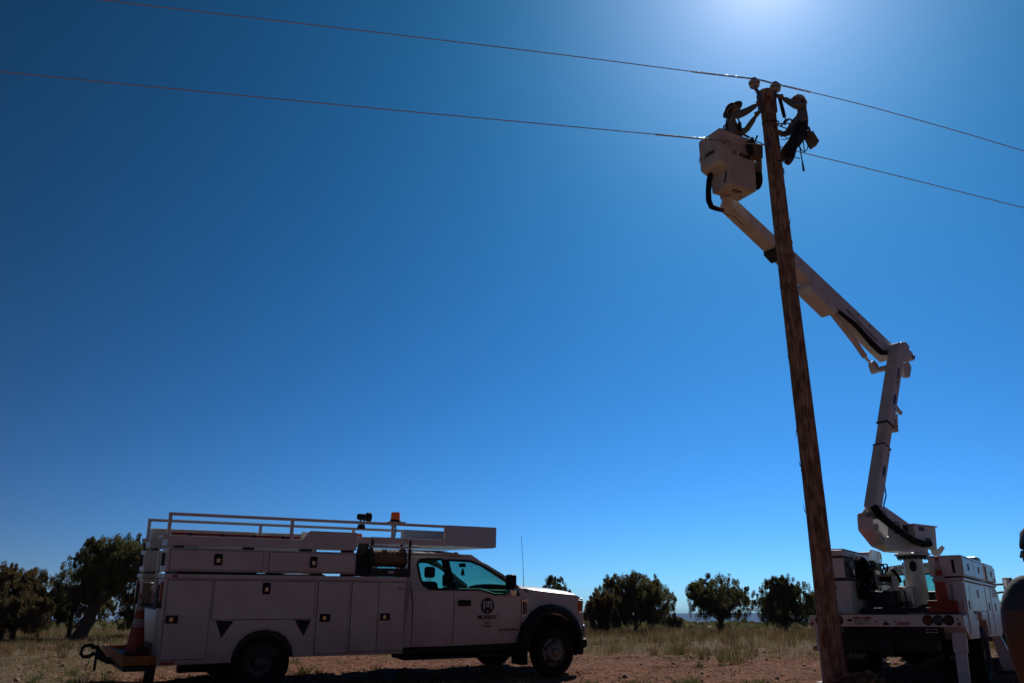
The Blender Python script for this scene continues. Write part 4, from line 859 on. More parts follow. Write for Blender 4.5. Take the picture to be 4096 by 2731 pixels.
MB().tube([(-0.53, -0.03, 0.985), (-0.50, -0.04, 0.985), (-0.47, -0.03, 0.985)], 0.02, 6).build('trailer_plug', M_DARK, K)
pl = MB().box((-0.455, -0.006, 0.905), (-0.155, -0.001, 1.045)).build('number_plate', M_PRINTW, K)
MB().box((-0.445, -0.008, 1.003), (-0.165, -0.0065, 1.04)).build('plate_band', M_RED, pl)
text('plate_lettering', 'UTAH', 0.04, M_PRINTW, pl, (-0.305, -0.009, 1.022), (1, 0, 0), (0, 0, 1), 0.0008)
text('plate_characters', '222577', 0.098, M_INK, pl, (-0.325, -0.0075, 0.952), (1, 0, 0), (0, 0, 1), 0.001, bold=0.0015, sx=0.78)
text('plate_suffix', 'E', 0.045, M_INK, pl, (-0.182, -0.0075, 0.972), (1, 0, 0), (0, 0, 1), 0.001); text('plate_suffix', 'X', 0.045, M_INK, pl, (-0.182, -0.0075, 0.932), (1, 0, 0), (0, 0, 1), 0.001)
# cabinets: left pack
MB().box((-1.17, 0.50, 1.072), (-0.56, 3.4, 1.64)).build('lower_cabinet', M_W, K, bevel=0.012)
MB().box((-1.15, 0.50, 1.69), (-0.63, 3.4, 2.03)).build('upper_cabinet', M_W, K, bevel=0.012)
MB().box((-1.15, 0.53, 1.641), (-0.65, 3.38, 1.689)).build('cabinet_gap', M_DARK, K)
MB().box((-1.15, 0.50, 2.065), (-0.63, 2.45, 2.165)).build('cabinet_tray', M_W, K, bevel=0.008)
MB().box((-1.14, 0.53, 2.031), (-0.65, 3.38, 2.064)).build('tray_gap', M_DARK, K)
tk = MB(); tk.prism([(2.46, 2.065), (3.42, 2.065), (3.42, 2.31), (2.75, 2.31)], 'x', -0.67, -0.63); tk.box((-1.15, 2.46, 2.065), (-1.11, 3.42, 2.31)); tk.box((-1.15, 3.38, 2.066), (-0.63, 3.419, 2.309)); tk.build('tray_hood', M_W, K, bevel=0.006)
MB().box((-1.12, 0.55, 2.168), (-0.64, 2.43, 2.19)).build('tray_lid', M_RED, K)
MB().box((-0.84, 0.485, 1.43), (-0.61, 0.498, 1.60)).build('cabinet_door', M_W, K, bevel=0.01)
MB().box((-0.84, 0.47, 1.49), (-0.77, 0.484, 1.57)).build('cabinet_latch', M_GREYM, K, bevel=0.006)
MB().box((-0.626, 0.56, 1.70), (-0.618, 3.3, 2.02)).build('side_liner', mat('clear_sheet', (0.05, 0.06, 0.06), 0.15, coat=0.4), K)
# inner side hooks
for y in (0.9, 1.4, 1.9, 2.6, 3.0):
    MB().tube([(-0.628, y, 2.12), (-0.56, y, 2.06), (-0.53, y, 2.07), (-0.52, y, 2.13)], 0.009, 6).build('hose_hook', M_ALU, K, smooth=True)
for y in (3.3, 3.36): MB().tube([(-0.60, y, 2.15), (-0.60, y, 2.26), (-0.62, y - 0.02, 2.30)], 0.01, 6).build('rope_hook', M_ALU, K, smooth=True)
# right pack
arch = [(1.55, 0.70), (1.60, 0.86), (1.78, 1.02), (2.05, 1.08), (2.30, 1.08), (2.55, 1.01), (2.72, 0.86), (2.78, 0.70)]
MB().prism([(0.05, 1.06), (0.05, 0.885), (0.50, 0.695), (1.55, 0.695)] + arch[1:-1] + [(2.78, 0.695), (4.65, 0.695), (4.65, 1.60), (0.48, 1.60), (0.48, 1.06)], 'x', 1.205, 0.78).build('side_cabinet', M_W, K, bevel=0.012)
MB().box((0.76, 0.46, 1.602), (1.235, 4.66, 1.645)).build('cabinet_rim', M_W, K, bevel=0.01)
MB().box((0.80, 0.50, 1.646), (1.18, 4.6, 1.668)).build('cabinet_gap', M_DARK, K)
u1 = MB().box((0.74, 0.465, 1.67), (1.235, 2.90, 1.985)).build('upper_cabinet', M_W, K, bevel=0.012)
MB().box((0.73, 0.455, 1.986), (1.245, 2.91, 2.002)).build('cabinet_lid', M_ALU, u1)
MB().box((0.78, 3.32, 1.67), (1.225, 4.62, 2.02)).build('upper_cabinet', M_W, K, bevel=0.012)
MB().box((0.88, 3.5, 2.022), (1.12, 3.95, 2.15)).build('beacon_housing', M_GREYM, K, bevel=0.05)
for a, b in ((0.50, 1.66), (1.70, 2.87), (3.36, 4.58)):
    d = MB().box((1.2355, a, 1.69), (1.25, b, 1.965)).build('cabinet_door', M_W, K, bevel=0.006)
    MB().box((1.2505, (a + b) / 2 - 0.045, 1.78), (1.262, (a + b) / 2 + 0.045, 1.89)).build('door_latch', M_GREYM, d, bevel=0.008)
for a, b, c, dd in ((0.56, 1.02, 0.76, 1.57), (1.06, 2.86, 1.13, 1.57), (2.95, 3.55, 0.74, 1.57), (3.65, 4.6, 0.74, 1.57)):
    d = MB().box((1.2055, a, c), (1.22, b, dd)).build('cabinet_door', M_W, K, bevel=0.006)
    zc = 1.22 if c < 1 else 1.42
    MB().box((1.2205, (a + b) / 2 - 0.04, zc - 0.07), (1.232, (a + b) / 2 + 0.04, zc + 0.07)).build('door_latch', M_GREYM, d, bevel=0.008)
MB().box((1.2065, 1.3, 1.095), (1.225, 1.5, 1.125)).build('arch_step', M_BLACK, K)
MB().box((1.2065, 1.75, 0.98), (1.26, 2.5, 1.125)).build('arch_guard', M_W, K, bevel=0.02)
MB().box((1.09, 0.45, 1.72), (1.13, 0.464, 1.93)).build('rear_latch', M_BLACK, K, bevel=0.006)
MB().box((1.02, 0.466, 1.30), (1.06, 0.479, 1.54)).build('rear_latch', M_GREYM, K, bevel=0.006)
for (a, b, c, d_, m) in ((0.93, 1.0, 1.48, 1.55, M_BLACK), (0.92, 1.01, 1.32, 1.42, M_PRINTW), (0.94, 1.0, 1.42, 1.46, M_RED)): MB().box((a, 0.474, c), (b, 0.4785, d_)).build('safety_decal', m, K)
MB().box((0.80, 0.472, 1.10), (1.19, 0.4795, 1.58)).build('cabinet_rear_panel', M_W, K)
# pedestal
pd = MB().lathe([(0.27, 1.071), (0.27, 1.10), (0.215, 1.12), (0.205, 1.25), (0.175, 2.13)], (0, 3.278, 0), 32).build('pedestal', M_W, K, smooth=True)
tocam = math.atan2(kl((0, 0, 0)).y - 3.278, kl((0, 0, 0)).x)
ov = MB(); ring = []
for j in range(24):
    a = j * 2 * math.pi / 24; th = tocam + 0.38 * math.cos(a) - 0.08; z = 1.985 + 0.105 * math.sin(a); rr = 0.205 - 0.03 * (z - 1.25) / 0.88 + 0.004
    ring.append((rr * math.cos(th), 3.278 + rr * math.sin(th), z))
ov.add(ring + [((0.184) * math.cos(tocam - .08), 3.278 + 0.184 * math.sin(tocam - .08), 1.985)], [(j, (j + 1) % 24, 24) for j in range(24)]); ov.build('access_hole', M_BLACK, pd)
MB().lathe([(0.26, 2.131), (0.29, 2.145), (0.29, 2.185), (0.25, 2.19)], (0, 3.278, 0), 32).build('slewing_ring', M_DARK, K, smooth=True)
for j in range(16): a = j * math.pi / 8; MB().lathe([(0.014, 2.11), (0.014, 2.131)], (0.265 * math.cos(a), 3.278 + 0.265 * math.sin(a), 0), 6).build('ring_bolt', M_DARK, K)
MB().lathe([(0.31, 2.191), (0.33, 2.20), (0.33, 2.225), (0.31, 2.235)], (0, 3.278, 0), 32).build('turntable_base', M_W, K, smooth=True)
def bprism(poly, n0, n1):
    m = MB(); k = len(poly); m.add([bl(s, n0, z) for s, z in poly] + [bl(s, n1, z) for s, z in poly], [tuple(range(k)), tuple(range(2 * k - 1, k - 1, -1))] + [(i, i + k, (i + 1) % k + k, (i + 1) % k) for i in range(k)]); return m
plate = [(1.50, 2.93), (1.55, 2.89), (1.56, 2.60), (1.20, 2.32), (0.80, 2.236), (-0.26, 2.236), (-0.28, 2.55), (0.20, 2.72), (0.30, 2.78), (1.00, 3.04), (1.12, 3.08), (1.26, 3.05), (1.38, 2.95)]
bprism(plate, -0.10, -0.125).build('turntable_plate', M_W, K, bevel=0.006)
bprism([(1.28, 2.34), (0.84, 2.236), (-0.26, 2.236), (-0.28, 2.55), (0.20, 2.72), (0.30, 2.78), (1.05, 3.04), (1.20, 3.06), (1.30, 3.00), (1.32, 2.86), (1.05, 2.66), (1.08, 2.50), (1.27, 2.42)], 0.20, 0.175).build('turntable_plate', M_W, K, bevel=0.006)
bprism([(1.60, 2.82), (1.61, 2.60), (1.30, 2.36), (1.28, 2.39), (1.575, 2.62), (1.565, 2.82)], 0.20, -0.098).build('turntable_flange', M_W, K)
bprism([(1.24, 2.345), (0.84, 2.245), (0.84, 2.275), (1.22, 2.375)], 0.172, -0.098).build('turntable_belly', M_W, K)
pv = MB(); pv.tube([bl(1.19, 0.24, 2.90), bl(1.19, -0.22, 2.90)], 0.075, 16); pv.build('boom_pivot', M_GREYM, K, smooth=True)
for s, z in ((1.38, 2.66), (1.05, 2.42)): MB().tube([bl(s, 0.16, z), bl(s, -0.14, z)], 0.06, 14).build('cylinder_pin', M_W, K, smooth=True)
MB().tube([bl(1.40, 0.02, 2.66), bl(0.75, 0.02, 2.40)], 0.075, 12).build('slew_cylinder', M_W, K, smooth=True)
cb = bprism([(0.40, 2.74), (-0.42, 2.74), (-0.36, 2.30), (0.36, 2.40)], 0.33, 0.205).build('control_box', M_W, K, bevel=0.008)
bprism([(0.42, 2.742), (-0.46, 2.742), (-0.46, 2.765), (0.42, 2.765)], 0.35, 0.18).build('control_box_lid', M_W, cb)
for (s0, z0, s1, z1, m) in ((0.22, 2.72, 0.02, 2.64, M_INK), (0.02, 2.52, -0.18, 2.36, M_INK), (0.18, 2.45, 0.05, 2.37, M_GREYM)): bprism([(s0, z0), (s1, z0), (s1, z1), (s0, z1)], 0.3345, 0.3305).build('control_decal', m, cb)
for (s0, z0, s1, z1, m) in ((0.88, 2.74, 0.66, 2.56, M_INK), (0.56, 2.74, 0.40, 2.50, M_INK), (0.90, 2.79, 0.68, 2.755, M_RED)): bprism([(s0, z0), (s1, z0), (s1, z1), (s0, z1)], 0.2045, 0.2005).build('warning_decal', m, K)
MB().tube([bl(1.56, 0.25, 3.02), bl(1.45, 0.28, 2.86), bl(1.15, 0.31, 2.70), bl(0.85, 0.34, 2.56), bl(0.55, 0.37, 2.43), bl(0.25, 0.40, 2.38), bl(-0.02, 0.38, 2.40)], [0.07, 0.075, 0.07, 0.06, 0.065, 0.065, 0.06], 12).build('boom_hose_bundle', M_RUBBER, K, smooth=True)
fk = MB(); fk.prism([(0.20, 2.26), (0.36, 2.25), (0.46, 2.38), (0.42, 2.44), (0.30, 2.345), (0.24, 2.42), (0.19, 2.45)], 'y', 4.2, 4.26); fk.box((0.24, 4.2, 1.07), (0.34, 4.26, 2.255)); fk.build('boom_rest', M_W, K, bevel=0.006)
# lower boom
lb0, lb1 = (1.30, 2.90), (-0.47, 6.53)
def lbp(z): return 1.285 - 0.4876 * (z - 3.02)
def lbbox(z0, z1, d, n0, n1, name, m, parent=K, bev=0.03):
    ux, uz = 0.438, -0.899; px, pz = 0.899, 0.438   # axis (down) and in-plane normal
    q = [(lbp(z0) + px * d / 2, z0 + pz * d / 2), (lbp(z0) - px * d / 2, z0 - pz * d / 2), (lbp(z1) - px * d / 2, z1 - pz * d / 2), (lbp(z1) + px * d / 2, z1 + pz * d / 2)]
    return bprism(q, n0, n1).build(name, m, parent, bevel=bev)
LBL = lbbox(3.00, 4.28, 0.255, 0.18, -0.065, 'lower_boom', M_W)
lbbox(4.27, 4.76, 0.225, 0.165, -0.05, 'boom_insulator', M_WHITE2)
LBU = lbbox(4.74, 6.60, 0.255, 0.18, -0.065, 'lower_boom_upper_half', M_W)
for z in (4.27, 4.755):
    lbbox(z - 0.012, z + 0.012, 0.262, 0.184, -0.069, 'collar_band', M_DARK, bev=0.0)
for z, dz in ((3.75, 0), (5.30, 0)):
    oo = MB(); c = bl(lbp(z), 0.183, z); r1 = bl(lbp(z) - 0.055 * 1.0, 0.183, z) - c; r2 = bl(lbp(z + 0.12) , 0.183, z + 0.12) - c
    oo.add([c + r1 * math.cos(a) + r2 * math.sin(a) for a in np.linspace(0, 2 * math.pi, 20, endpoint=False)] , [tuple(range(20))]); oo.build('access_hole', mat('blue_black', (0.03, 0.045, 0.07), 0.3), K)
for z in (3.98, 4.08, 4.2, 4.86, 4.98, 5.1): MB().ell(bl(lbp(z) - 0.07, 0.182, z), (0.014, 0.014, 0.014), 8, 5).build('boom_bolt', M_DARK, K)
ax = (bl(lbp(6.2), 0, 6.2) - bl(lbp(5.8), 0, 5.8)).normalized(); pxx = (bl(-1, 0, 0) - bl(0, 0, 0)).normalized()
altec(LBU, bl(lbp(5.88), 0.184, 5.88), ax, (pxx - ax * pxx.dot(ax)), 0.13)
sc_ = MB(); sc_.prism([(0, 0)] * 3, 'x', 0, 0) if False else None
bprism([(lbp(4.9) - 0.13, 4.86), (lbp(4.9) - 0.16, 4.62), (lbp(4.7) - 0.20, 4.62), (lbp(5.0) - 0.17, 5.0)], 0.19, 0.02).build('cylinder_mount', M_W, K)
bprism([(lbp(5.15) - 0.13, 5.15), (lbp(5.15) - 0.40, 5.04), (lbp(5.15) - 0.42, 5.12), (lbp(5.15) - 0.36, 5.12), (lbp(5.25) - 0.13, 5.30)], 0.12, 0.06).build('boom_stow_hook', M_W, K)
MB().tube([bl(lbp(3.65) - 0.16, 0.06, 3.72), bl(lbp(3.2) - 0.15, 0.06, 3.18), bl(1.0, 0.06, 2.98)], 0.045, 10).build('lift_cylinder', M_GREYM, K, smooth=True)
MB().tube([bl(lbp(3.55) - 0.19, 0.10, 3.55), bl(lbp(3.4) - 0.27, 0.10, 3.3), bl(lbp(3.2) - 0.24, 0.10, 3.1), bl(0.95, 0.10, 3.0)], 0.014, 6).build('lift_hose', M_BLACK, K, smooth=True)
# elbow
bprism([(-0.32, 6.30), (-0.42, 6.66), (-0.62, 6.70), (-0.74, 6.62), (-0.60, 6.22)], 0.186, 0.13).build('elbow_cap', M_W, K, bevel=0.02)
ea = bprism([(-0.66, 6.60), (-0.92, 6.56), (-1.02, 6.44), (-0.98, 6.36), (-0.88, 6.36), (-0.70, 6.42), (-0.60, 6.40)], 0.12, -0.16); ea.build('elbow_ear', M_W, K, bevel=0.02)
MB().tube([bl(-0.94, 0.14, 6.43), bl(-0.94, -0.18, 6.43)], 0.05, 12).build('elbow_pin', M_GREYM, K, smooth=True)
bprism([(-0.52, 6.22), (-0.72, 6.28), (-0.78, 6.16), (-0.66, 5.92), (-0.45, 5.92)], 0.14, 0.02).build('elbow_link', M_W, K, bevel=0.02)
# upper boom
U0, U1 = Vector((-0.62, 6.70)), Vector((4.28, 8.73)); ud = (U1 - U0).normalized(); up_ = Vector((ud.y, -ud.x))
def ub(t0, t1, h0, h1, n0, n1, name, m, bev=0.02, o0=0.0, o1=0.0, parent=K):
    a = U0 + ud * t0; b = U0 + ud * t1
    q = [a + up_ * o0, a + up_ * (o0 + h0), b + up_ * (o1 + h1), b + up_ * o1]
    return bprism([tuple(v) for v in q], n0, n1).build(name, m, parent, bevel=bev)
ub(0.0, 3.98, 0.40, 0.32, -0.10, -0.40, 'upper_boom', M_W, 0.03)
ub(3.86, 4.06, 0.37, 0.365, -0.085, -0.435, 'boom_collar', M_W, 0.02, -0.02, -0.02)
ub(4.061, 4.10, 0.30, 0.30, -0.12, -0.40, 'collar_mouth', M_DARK, 0.0, 0.015, 0.015)
TIP = ub(4.08, 5.50, 0.29, 0.26, -0.13, -0.39, 'boom_tip', M_WHITE2, 0.02, 0.02, 0.03)
ub(3.84, 4.10, 0.09, 0.07, -0.12, -0.38, 'tip_roller_housing', M_DARK, 0.02, 0.345, 0.335)
hs_ = bprism([tuple(U0 + ud * 2.95 + up_ * 0.32), tuple(U0 + ud * 2.10 + up_ * 0.37), tuple(U0 + ud * 2.0 + up_ * 0.42), tuple(U0 + ud * 2.05 + up_ * 0.56), tuple(U0 + ud * 2.80 + up_ * 0.54), tuple(U0 + ud * 2.95 + up_ * 0.46)], -0.085, -0.43).build('cylinder_housing', M_W, K, bevel=0.03)
cyl0 = U0 + ud * 2.05 + up_ * 0.46; cyl1 = Vector((-0.05, 6.02))
MB().tube([bl(cyl0.x, -0.22, cyl0.y), bl((cyl0.x + cyl1.x) / 2, -0.22, (cyl0.y + cyl1.y) / 2), bl(cyl1.x + 0.45, -0.22, cyl1.y + 0.26)], 0.06, 12).build('elbow_cylinder', M_W, K, smooth=True)
MB().tube([bl(cyl1.x + 0.47, -0.22, cyl1.y + 0.27), bl(cyl1.x, -0.22, cyl1.y)], 0.03, 10).build('cylinder_rod', M_CHROME, K, smooth=True)
MB().tube([bl(*((U0 + ud * 1.95 + up_ * .44).x, -0.09, (U0 + ud * 1.95 + up_ * .44).y)), bl((U0 + ud * 1.4 + up_ * .42).x, -0.07, (U0 + ud * 1.4 + up_ * .42).y), bl((U0 + ud * 0.8 + up_ * .50).x, -0.07, (U0 + ud * 0.8 + up_ * .5).y), bl(-0.05, -0.09, 6.42), bl(-0.22, -0.09, 6.45)], [0.04, 0.05, 0.06, 0.06, 0.05], 10).build('elbow_hose', M_RUBBER, K, smooth=True)
ub(0.6, 1.75, 0.02, 0.02, -0.088, -0.098, 'hose_slot', M_DARK, 0.0, 0.27, 0.22)
for k in range(3): ub(0.75 + 0.35 * k, 0.79 + 0.35 * k, 0.14, 0.14, -0.08, -0.099, 'hose_clip', M_W, 0.0, 0.24, 0.24)
bprism([(0.12, 6.24), (0.20, 6.16), (0.16, 6.02), (0.04, 5.98), (-0.05, 6.05), (0.0, 6.18)], -0.16, -0.30).build('link_plate', M_W, K, bevel=0.03)
MB().tube([bl(-0.10, -0.06, 6.08), bl(-0.10, -0.40, 6.08)], 0.06, 12).build('link_pin', M_W, K, smooth=True)
for t in (0.9, 1.35): 
    c = U0 + ud * t + up_ * 0.10; MB().ell(bl(c.x, -0.098, c.y), (0.022, 0.022, 0.022), 8, 5).build('boom_bolt', M_DARK, K)
# ---- bucket at the boom tip
e1 = Vector((-0.48737, 0.8732, 0)); e2 = Vector((0.86543, 0.50104, 0)); nc = Vector((4.0, 14.15, 0))
def bk_(a, b, z): return kl(nc + e1 * a + e2 * b + Vector((0, 0, z)))      # a: away along the short side, b: along the long side
def bkbox(a0, a1, b0, b1, z0, z1, fl=0.0):
    v = []
    for z, f in ((z0, 0), (z1, fl)):
        for a, b in ((a0 - f, b0 - f), (a1 + f, b0 - f), (a1 + f, b1 + f), (a0 - f, b1 + f)): v.append(bk_(a, b, z))
    return MB().add(v, [(0, 1, 2, 3), (7, 6, 5, 4), (0, 4, 5, 1), (1, 5, 6, 2), (2, 6, 7, 3), (3, 7, 4, 0)])
bm_ = MB(); sh = []
zz = [(8.60, -0.0), (8.62, 0.0), (9.60, 0.025), (9.62, 0.045), (9.66, 0.045), (9.66, -0.005), (9.60, -0.01), (8.68, -0.03)]
for z, f in zz: sh += [bk_(0 - f, 0 - f, z), bk_(0.49 + f, 0 - f, z), bk_(0.49 + f, 0.66 + f, z), bk_(0 - f, 0.66 + f, z)]
bm_.add(sh, [(3, 2, 1, 0)] + [(i * 4 + j, i * 4 + (j + 1) % 4, (i + 1) * 4 + (j + 1) % 4, (i + 1) * 4 + j) for i in range(len(zz) - 1) for j in range(4)] + [(28, 29, 30, 31)])
BUC = bm_.build('bucket', M_WHITE2, K, bevel=0.02)
cov = MB(); pr = [(0.003, 8.88), (0.25, 9.0), (0.25, 9.62), (0.17, 9.69), (0.003, 9.69)]; k = 5
cov.add([bk_(-0.03, -u, z) for u, z in pr] + [bk_(0.50, -u, z) for u, z in pr], [tuple(range(k)), tuple(range(2 * k - 1, k - 1, -1))] + [(i, i + k, (i + 1) % k + k, (i + 1) % k) for i in range(k)])
COV = cov.build('control_cover', M_WHITE2, BUC, bevel=0.025)
xr = (bk_(0, 1, 0) - bk_(0, 0, 0)).normalized(); xl = (bk_(-1, 0, 0) - bk_(0, 0, 0)).normalized(); zu = Vector((0, 0, 1))
altec(BUC, bk_(-0.023, 0.37, 9.26), xr, zu, 0.135)
altec(BUC, bk_(0.25, -0.2525, 9.24), xl, zu, 0.135)
for z in (9.36, 9.50): MB().ell(bk_(-0.032, -0.13, z), (0.012, 0.012, 0.012), 8, 5).build('cover_bolt', M_DARK, BUC)
# scuffs and decal under the bucket
dc = MB()
for (a0, a1, b0, b1) in ((0.14, 0.20, 0.20, 0.46), (0.22, 0.25, 0.24, 0.44), (0.30, 0.34, 0.50, 0.57)):
    dc.add([bk_(a0, b0, 8.5985), bk_(a1, b0 + .03, 8.5985), bk_(a1, b1, 8.5985), bk_(a0, b1 - .02, 8.5985)], [(0, 1, 2, 3)])
dc.build('underside_decal', mat('scuff', (0.10, 0.07, 0.05), 0.8, var=0.5, scale=40), BUC)
MB().bar(bk_(0.06, -0.012, 8.90), bk_(0.13, -0.02, 8.66), 0.03, 0.012).build('bucket_strap', M_BLACK, BUC)
br = MB(); br.bar(bl(4.55, -0.20, 8.50), bk_(0.40, 0.30, 8.62), 0.20, 0.16); br.bar(bk_(0.46, 0.30, 8.56), bk_(0.52, 0.30, 9.35), 0.18, 0.06, e1); br.build('bucket_bracket', M_W, K, bevel=0.01)
MB().tube([bk_(0.38, -0.10, 8.95), bk_(0.42, -0.12, 8.80), bk_(0.44, -0.14, 8.58), bk_(0.47, -0.12, 8.42), bk_(0.52, -0.02, 8.34), bk_(0.56, 0.12, 8.36), bk_(0.56, 0.3, 8.36)], [0.05, 0.055, 0.052, 0.055, 0.052, 0.048, 0.04], 12).build('control_hose', M_RUBBER, K, smooth=True)
MB().tube([bk_(0.50, 0.1, 8.36), bk_(0.45, 0.3, 8.23), bk_(0.45, 0.5, 8.22), bk_(0.45, 0.72, 8.08)], 0.008, 6).build('pilot_line', M_RED, K, smooth=True)
# controls on the rim
MB().tube([bk_(0.06, 0.40, 9.66), bk_(0.04, 0.40, 9.76), bk_(0.04, 0.45, 9.78), bk_(0.06, 0.47, 9.67)], 0.012, 6).build('rim_guard', M_CANVAS, BUC, smooth=True)
rp = MB()
rp.tube([bk_(-0.03, 0.15, 9.68), bk_(-0.05, 0.28, 9.71), bk_(-0.05, 0.40, 9.70), bk_(-0.04, 0.55, 9.69)], 0.022, 8); rp.build('rim_rope', M_CANVAS, BUC, smooth=True)
# ---- cab
cz = 2.05
MB().holed([(-1.0, 0.75), (1.0, 0.75), (1.0, 1.5), (0.88, 2.03), (-0.88, 2.03), (-1.0, 1.5)], [[(-0.80, 1.56), (0.80, 1.56), (0.74, 1.93), (-0.74, 1.93)]], lambda u, w: (u, 5.0, w)).build('cab_rear_wall', M_W, K, solid=0.04)
MB().holed([(-0.80, 1.56), (0.80, 1.56), (0.74, 1.93), (-0.74, 1.93)], [], lambda u, w: (u, 5.0, w)).build('cab_rear_window', M_GLASS, K)
MB().box((-0.79, 4.985, 1.90), (0.79, 5.01, 1.965)).build('window_blind', M_BLACK, K)
for sg in (-1, 1):
    MB().holed([(5.0, 0.75), (6.7, 0.75), (6.7, 1.5), (6.2, 2.03), (5.0, 2.03)], [[(5.25, 1.52), (6.5, 1.52), (6.15, 1.93), (5.25, 1.93)]], lambda u, w: (sg * (1.0 - max(0, w - 1.5) * 0.22), u, w)).build('cab_side', M_W, K, solid=0.04)
    MB().holed([(5.25, 1.52), (6.5, 1.52), (6.15, 1.93), (5.25, 1.93)], [], lambda u, w: (sg * (1.0 - max(0, w - 1.5) * 0.22), u, w)).build('side_window', M_GLASS, K)
    ma = MB(); ma.tube([(sg * 1.0, 5.9, 1.70), (sg * 1.18, 5.75, 1.70), (sg * 1.28, 5.7, 1.70)], 0.022, 6); ma.tube([(sg * 1.0, 5.9, 1.52), (sg * 1.18, 5.75, 1.54), (sg * 1.28, 5.7, 1.54)], 0.022, 6); ma.build('mirror_arm', M_BLACK, K, smooth=True)
    mh = MB().box((sg * 1.25, 5.66, 1.44), (sg * 1.43, 5.76, 1.83)).build('mirror_housing', M_BLACK, K, bevel=0.02)
    MB().box((sg * 1.265, 5.652, 1.56), (sg * 1.415, 5.659, 1.80)).build('mirror_glass', M_MIR, mh); MB().box((sg * 1.265, 5.652, 1.46), (sg * 1.415, 5.659, 1.545)).build('mirror_glass', M_MIR, mh)
MB().grid(lambda u, v: (u, v, 2.055 + 0.07 * (1 - (u / 0.9) ** 2) - (0.0 if v < 6.0 else 0.12 * (v - 6.0))), [-0.90, -0.86, -0.5, 0, 0.5, 0.86, 0.90], [4.97, 5.4, 6.0, 6.3]).build('cab_roof', M_W, K, smooth=True, solid=0.05)
MB().box((-0.55, 5.05, 2.13), (-0.47, 5.12, 2.17)).build('roof_marker', M_BLACK, K)
MB().holed([(-0.86, 1.5), (0.86, 1.5), (0.78, 2.0), (-0.78, 2.0)], [], lambda u, w: (u, 6.75 - (w - 1.5) * 1.05, w)).build('windscreen', M_GLASS, K)
MB().box((-0.98, 5.05, 0.72), (0.98, 6.7, 0.80)).build('cab_floor', M_INT, K); MB().box((-0.95, 6.3, 0.8), (0.95, 6.68, 1.45)).build('dashboard', M_INT, K, bevel=0.05)
for x in (-0.5, 0.5):
    st = MB().prism([(5.25, 0.8), (5.85, 0.8), (5.85, 1.1), (5.5, 1.1), (5.35, 1.62), (5.22, 1.62)], 'x', x - 0.25, x + 0.25).build('seat', M_INT, K, bevel=0.05); MB().box((x - 0.12, 5.24, 1.64), (x + 0.12, 5.34, 1.82)).build('headrest', M_INT, st, bevel=0.03)
MB().prism([(6.7, 0.70), (8.2, 0.70), (8.25, 1.15), (8.0, 1.36), (6.7, 1.48)], 'x', -0.98, 0.98).build('bonnet', M_W, K, bevel=0.06)
MB().box((-1.1, 8.15, 0.5), (1.1, 8.45, 0.8)).build('front_bumper', M_CHROME, K, bevel=0.04)
# chassis, wheels, outriggers
cs = MB()
for x in (-0.42, 0.42): cs.box((x - 0.05, 0.1, 0.74), (x + 0.05, 8.2, 0.98))
cs.build('chassis_rail', M_DARK, K)
MB().box((-0.75, 0.3, 0.50), (0.75, 0.55, 0.86)).build('rear_crossmember', M_DARK, K, bevel=0.02)
MB().box((-0.95, 2.3, 0.52), (-0.5, 4.4, 0.98)).build('under_tank', M_DARK, K, bevel=0.05)
MB().tube([(-0.9, 2.2, 0.42), (0.9, 2.2, 0.42)], 0.08, 10).build('rear_axle', M_DARK, K); MB().ell((0, 2.2, 0.44), (0.22, 0.24, 0.22), 14, 8).build('differential', M_DARK, K, smooth=True)
gz = lambda x, y: float(base_h(kw(x, y, 0).x, kw(x, y, 0).y))
for y, dual in ((2.2, True), (6.95, False)):
    for sg in (-1, 1):
        hub = bpy.data.objects.new('wheel', None); COL.objects.link(hub); hub.parent = K; rr = 0.49; hub.location = (0, y, gz(sg * 1.0, y) + rr - 0.01)
        for j in range(2 if dual else 1):
            xa = sg * (1.19 - 0.30 * j); xb = xa - sg * 0.25
            prof = [(0.30, xa - sg * .02), (0.36, xa), (0.44, xa), (0.475, xa - sg * .025), (rr, xa - sg * .05), (rr, xa - sg * .11), (rr - .015, xa - sg * .115), (rr - .015, xa - sg * .135), (rr, xa - sg * .14), (rr, xb + sg * .05), (0.475, xb + sg * .025), (0.44, xb), (0.36, xb), (0.30, xb + sg * .02)]
            MB().lathe(prof, (0, 0, 0), 40, 'x', cap=False).build('tyre', M_RUBBER, hub, smooth=True)
        xa = sg * 1.19
        MB().lathe([(0.305, xa - sg * .03), (0.29, xa - sg * .02), (0.27, xa - sg * .12), (0.2, xa - sg * .14), (0.12, xa - sg * .13), (0.11, xa - sg * .05), (0, xa - sg * .05)], (0, 0, 0), 32, 'x', cap=False).build('rim', M_RIM, hub, smooth=True)
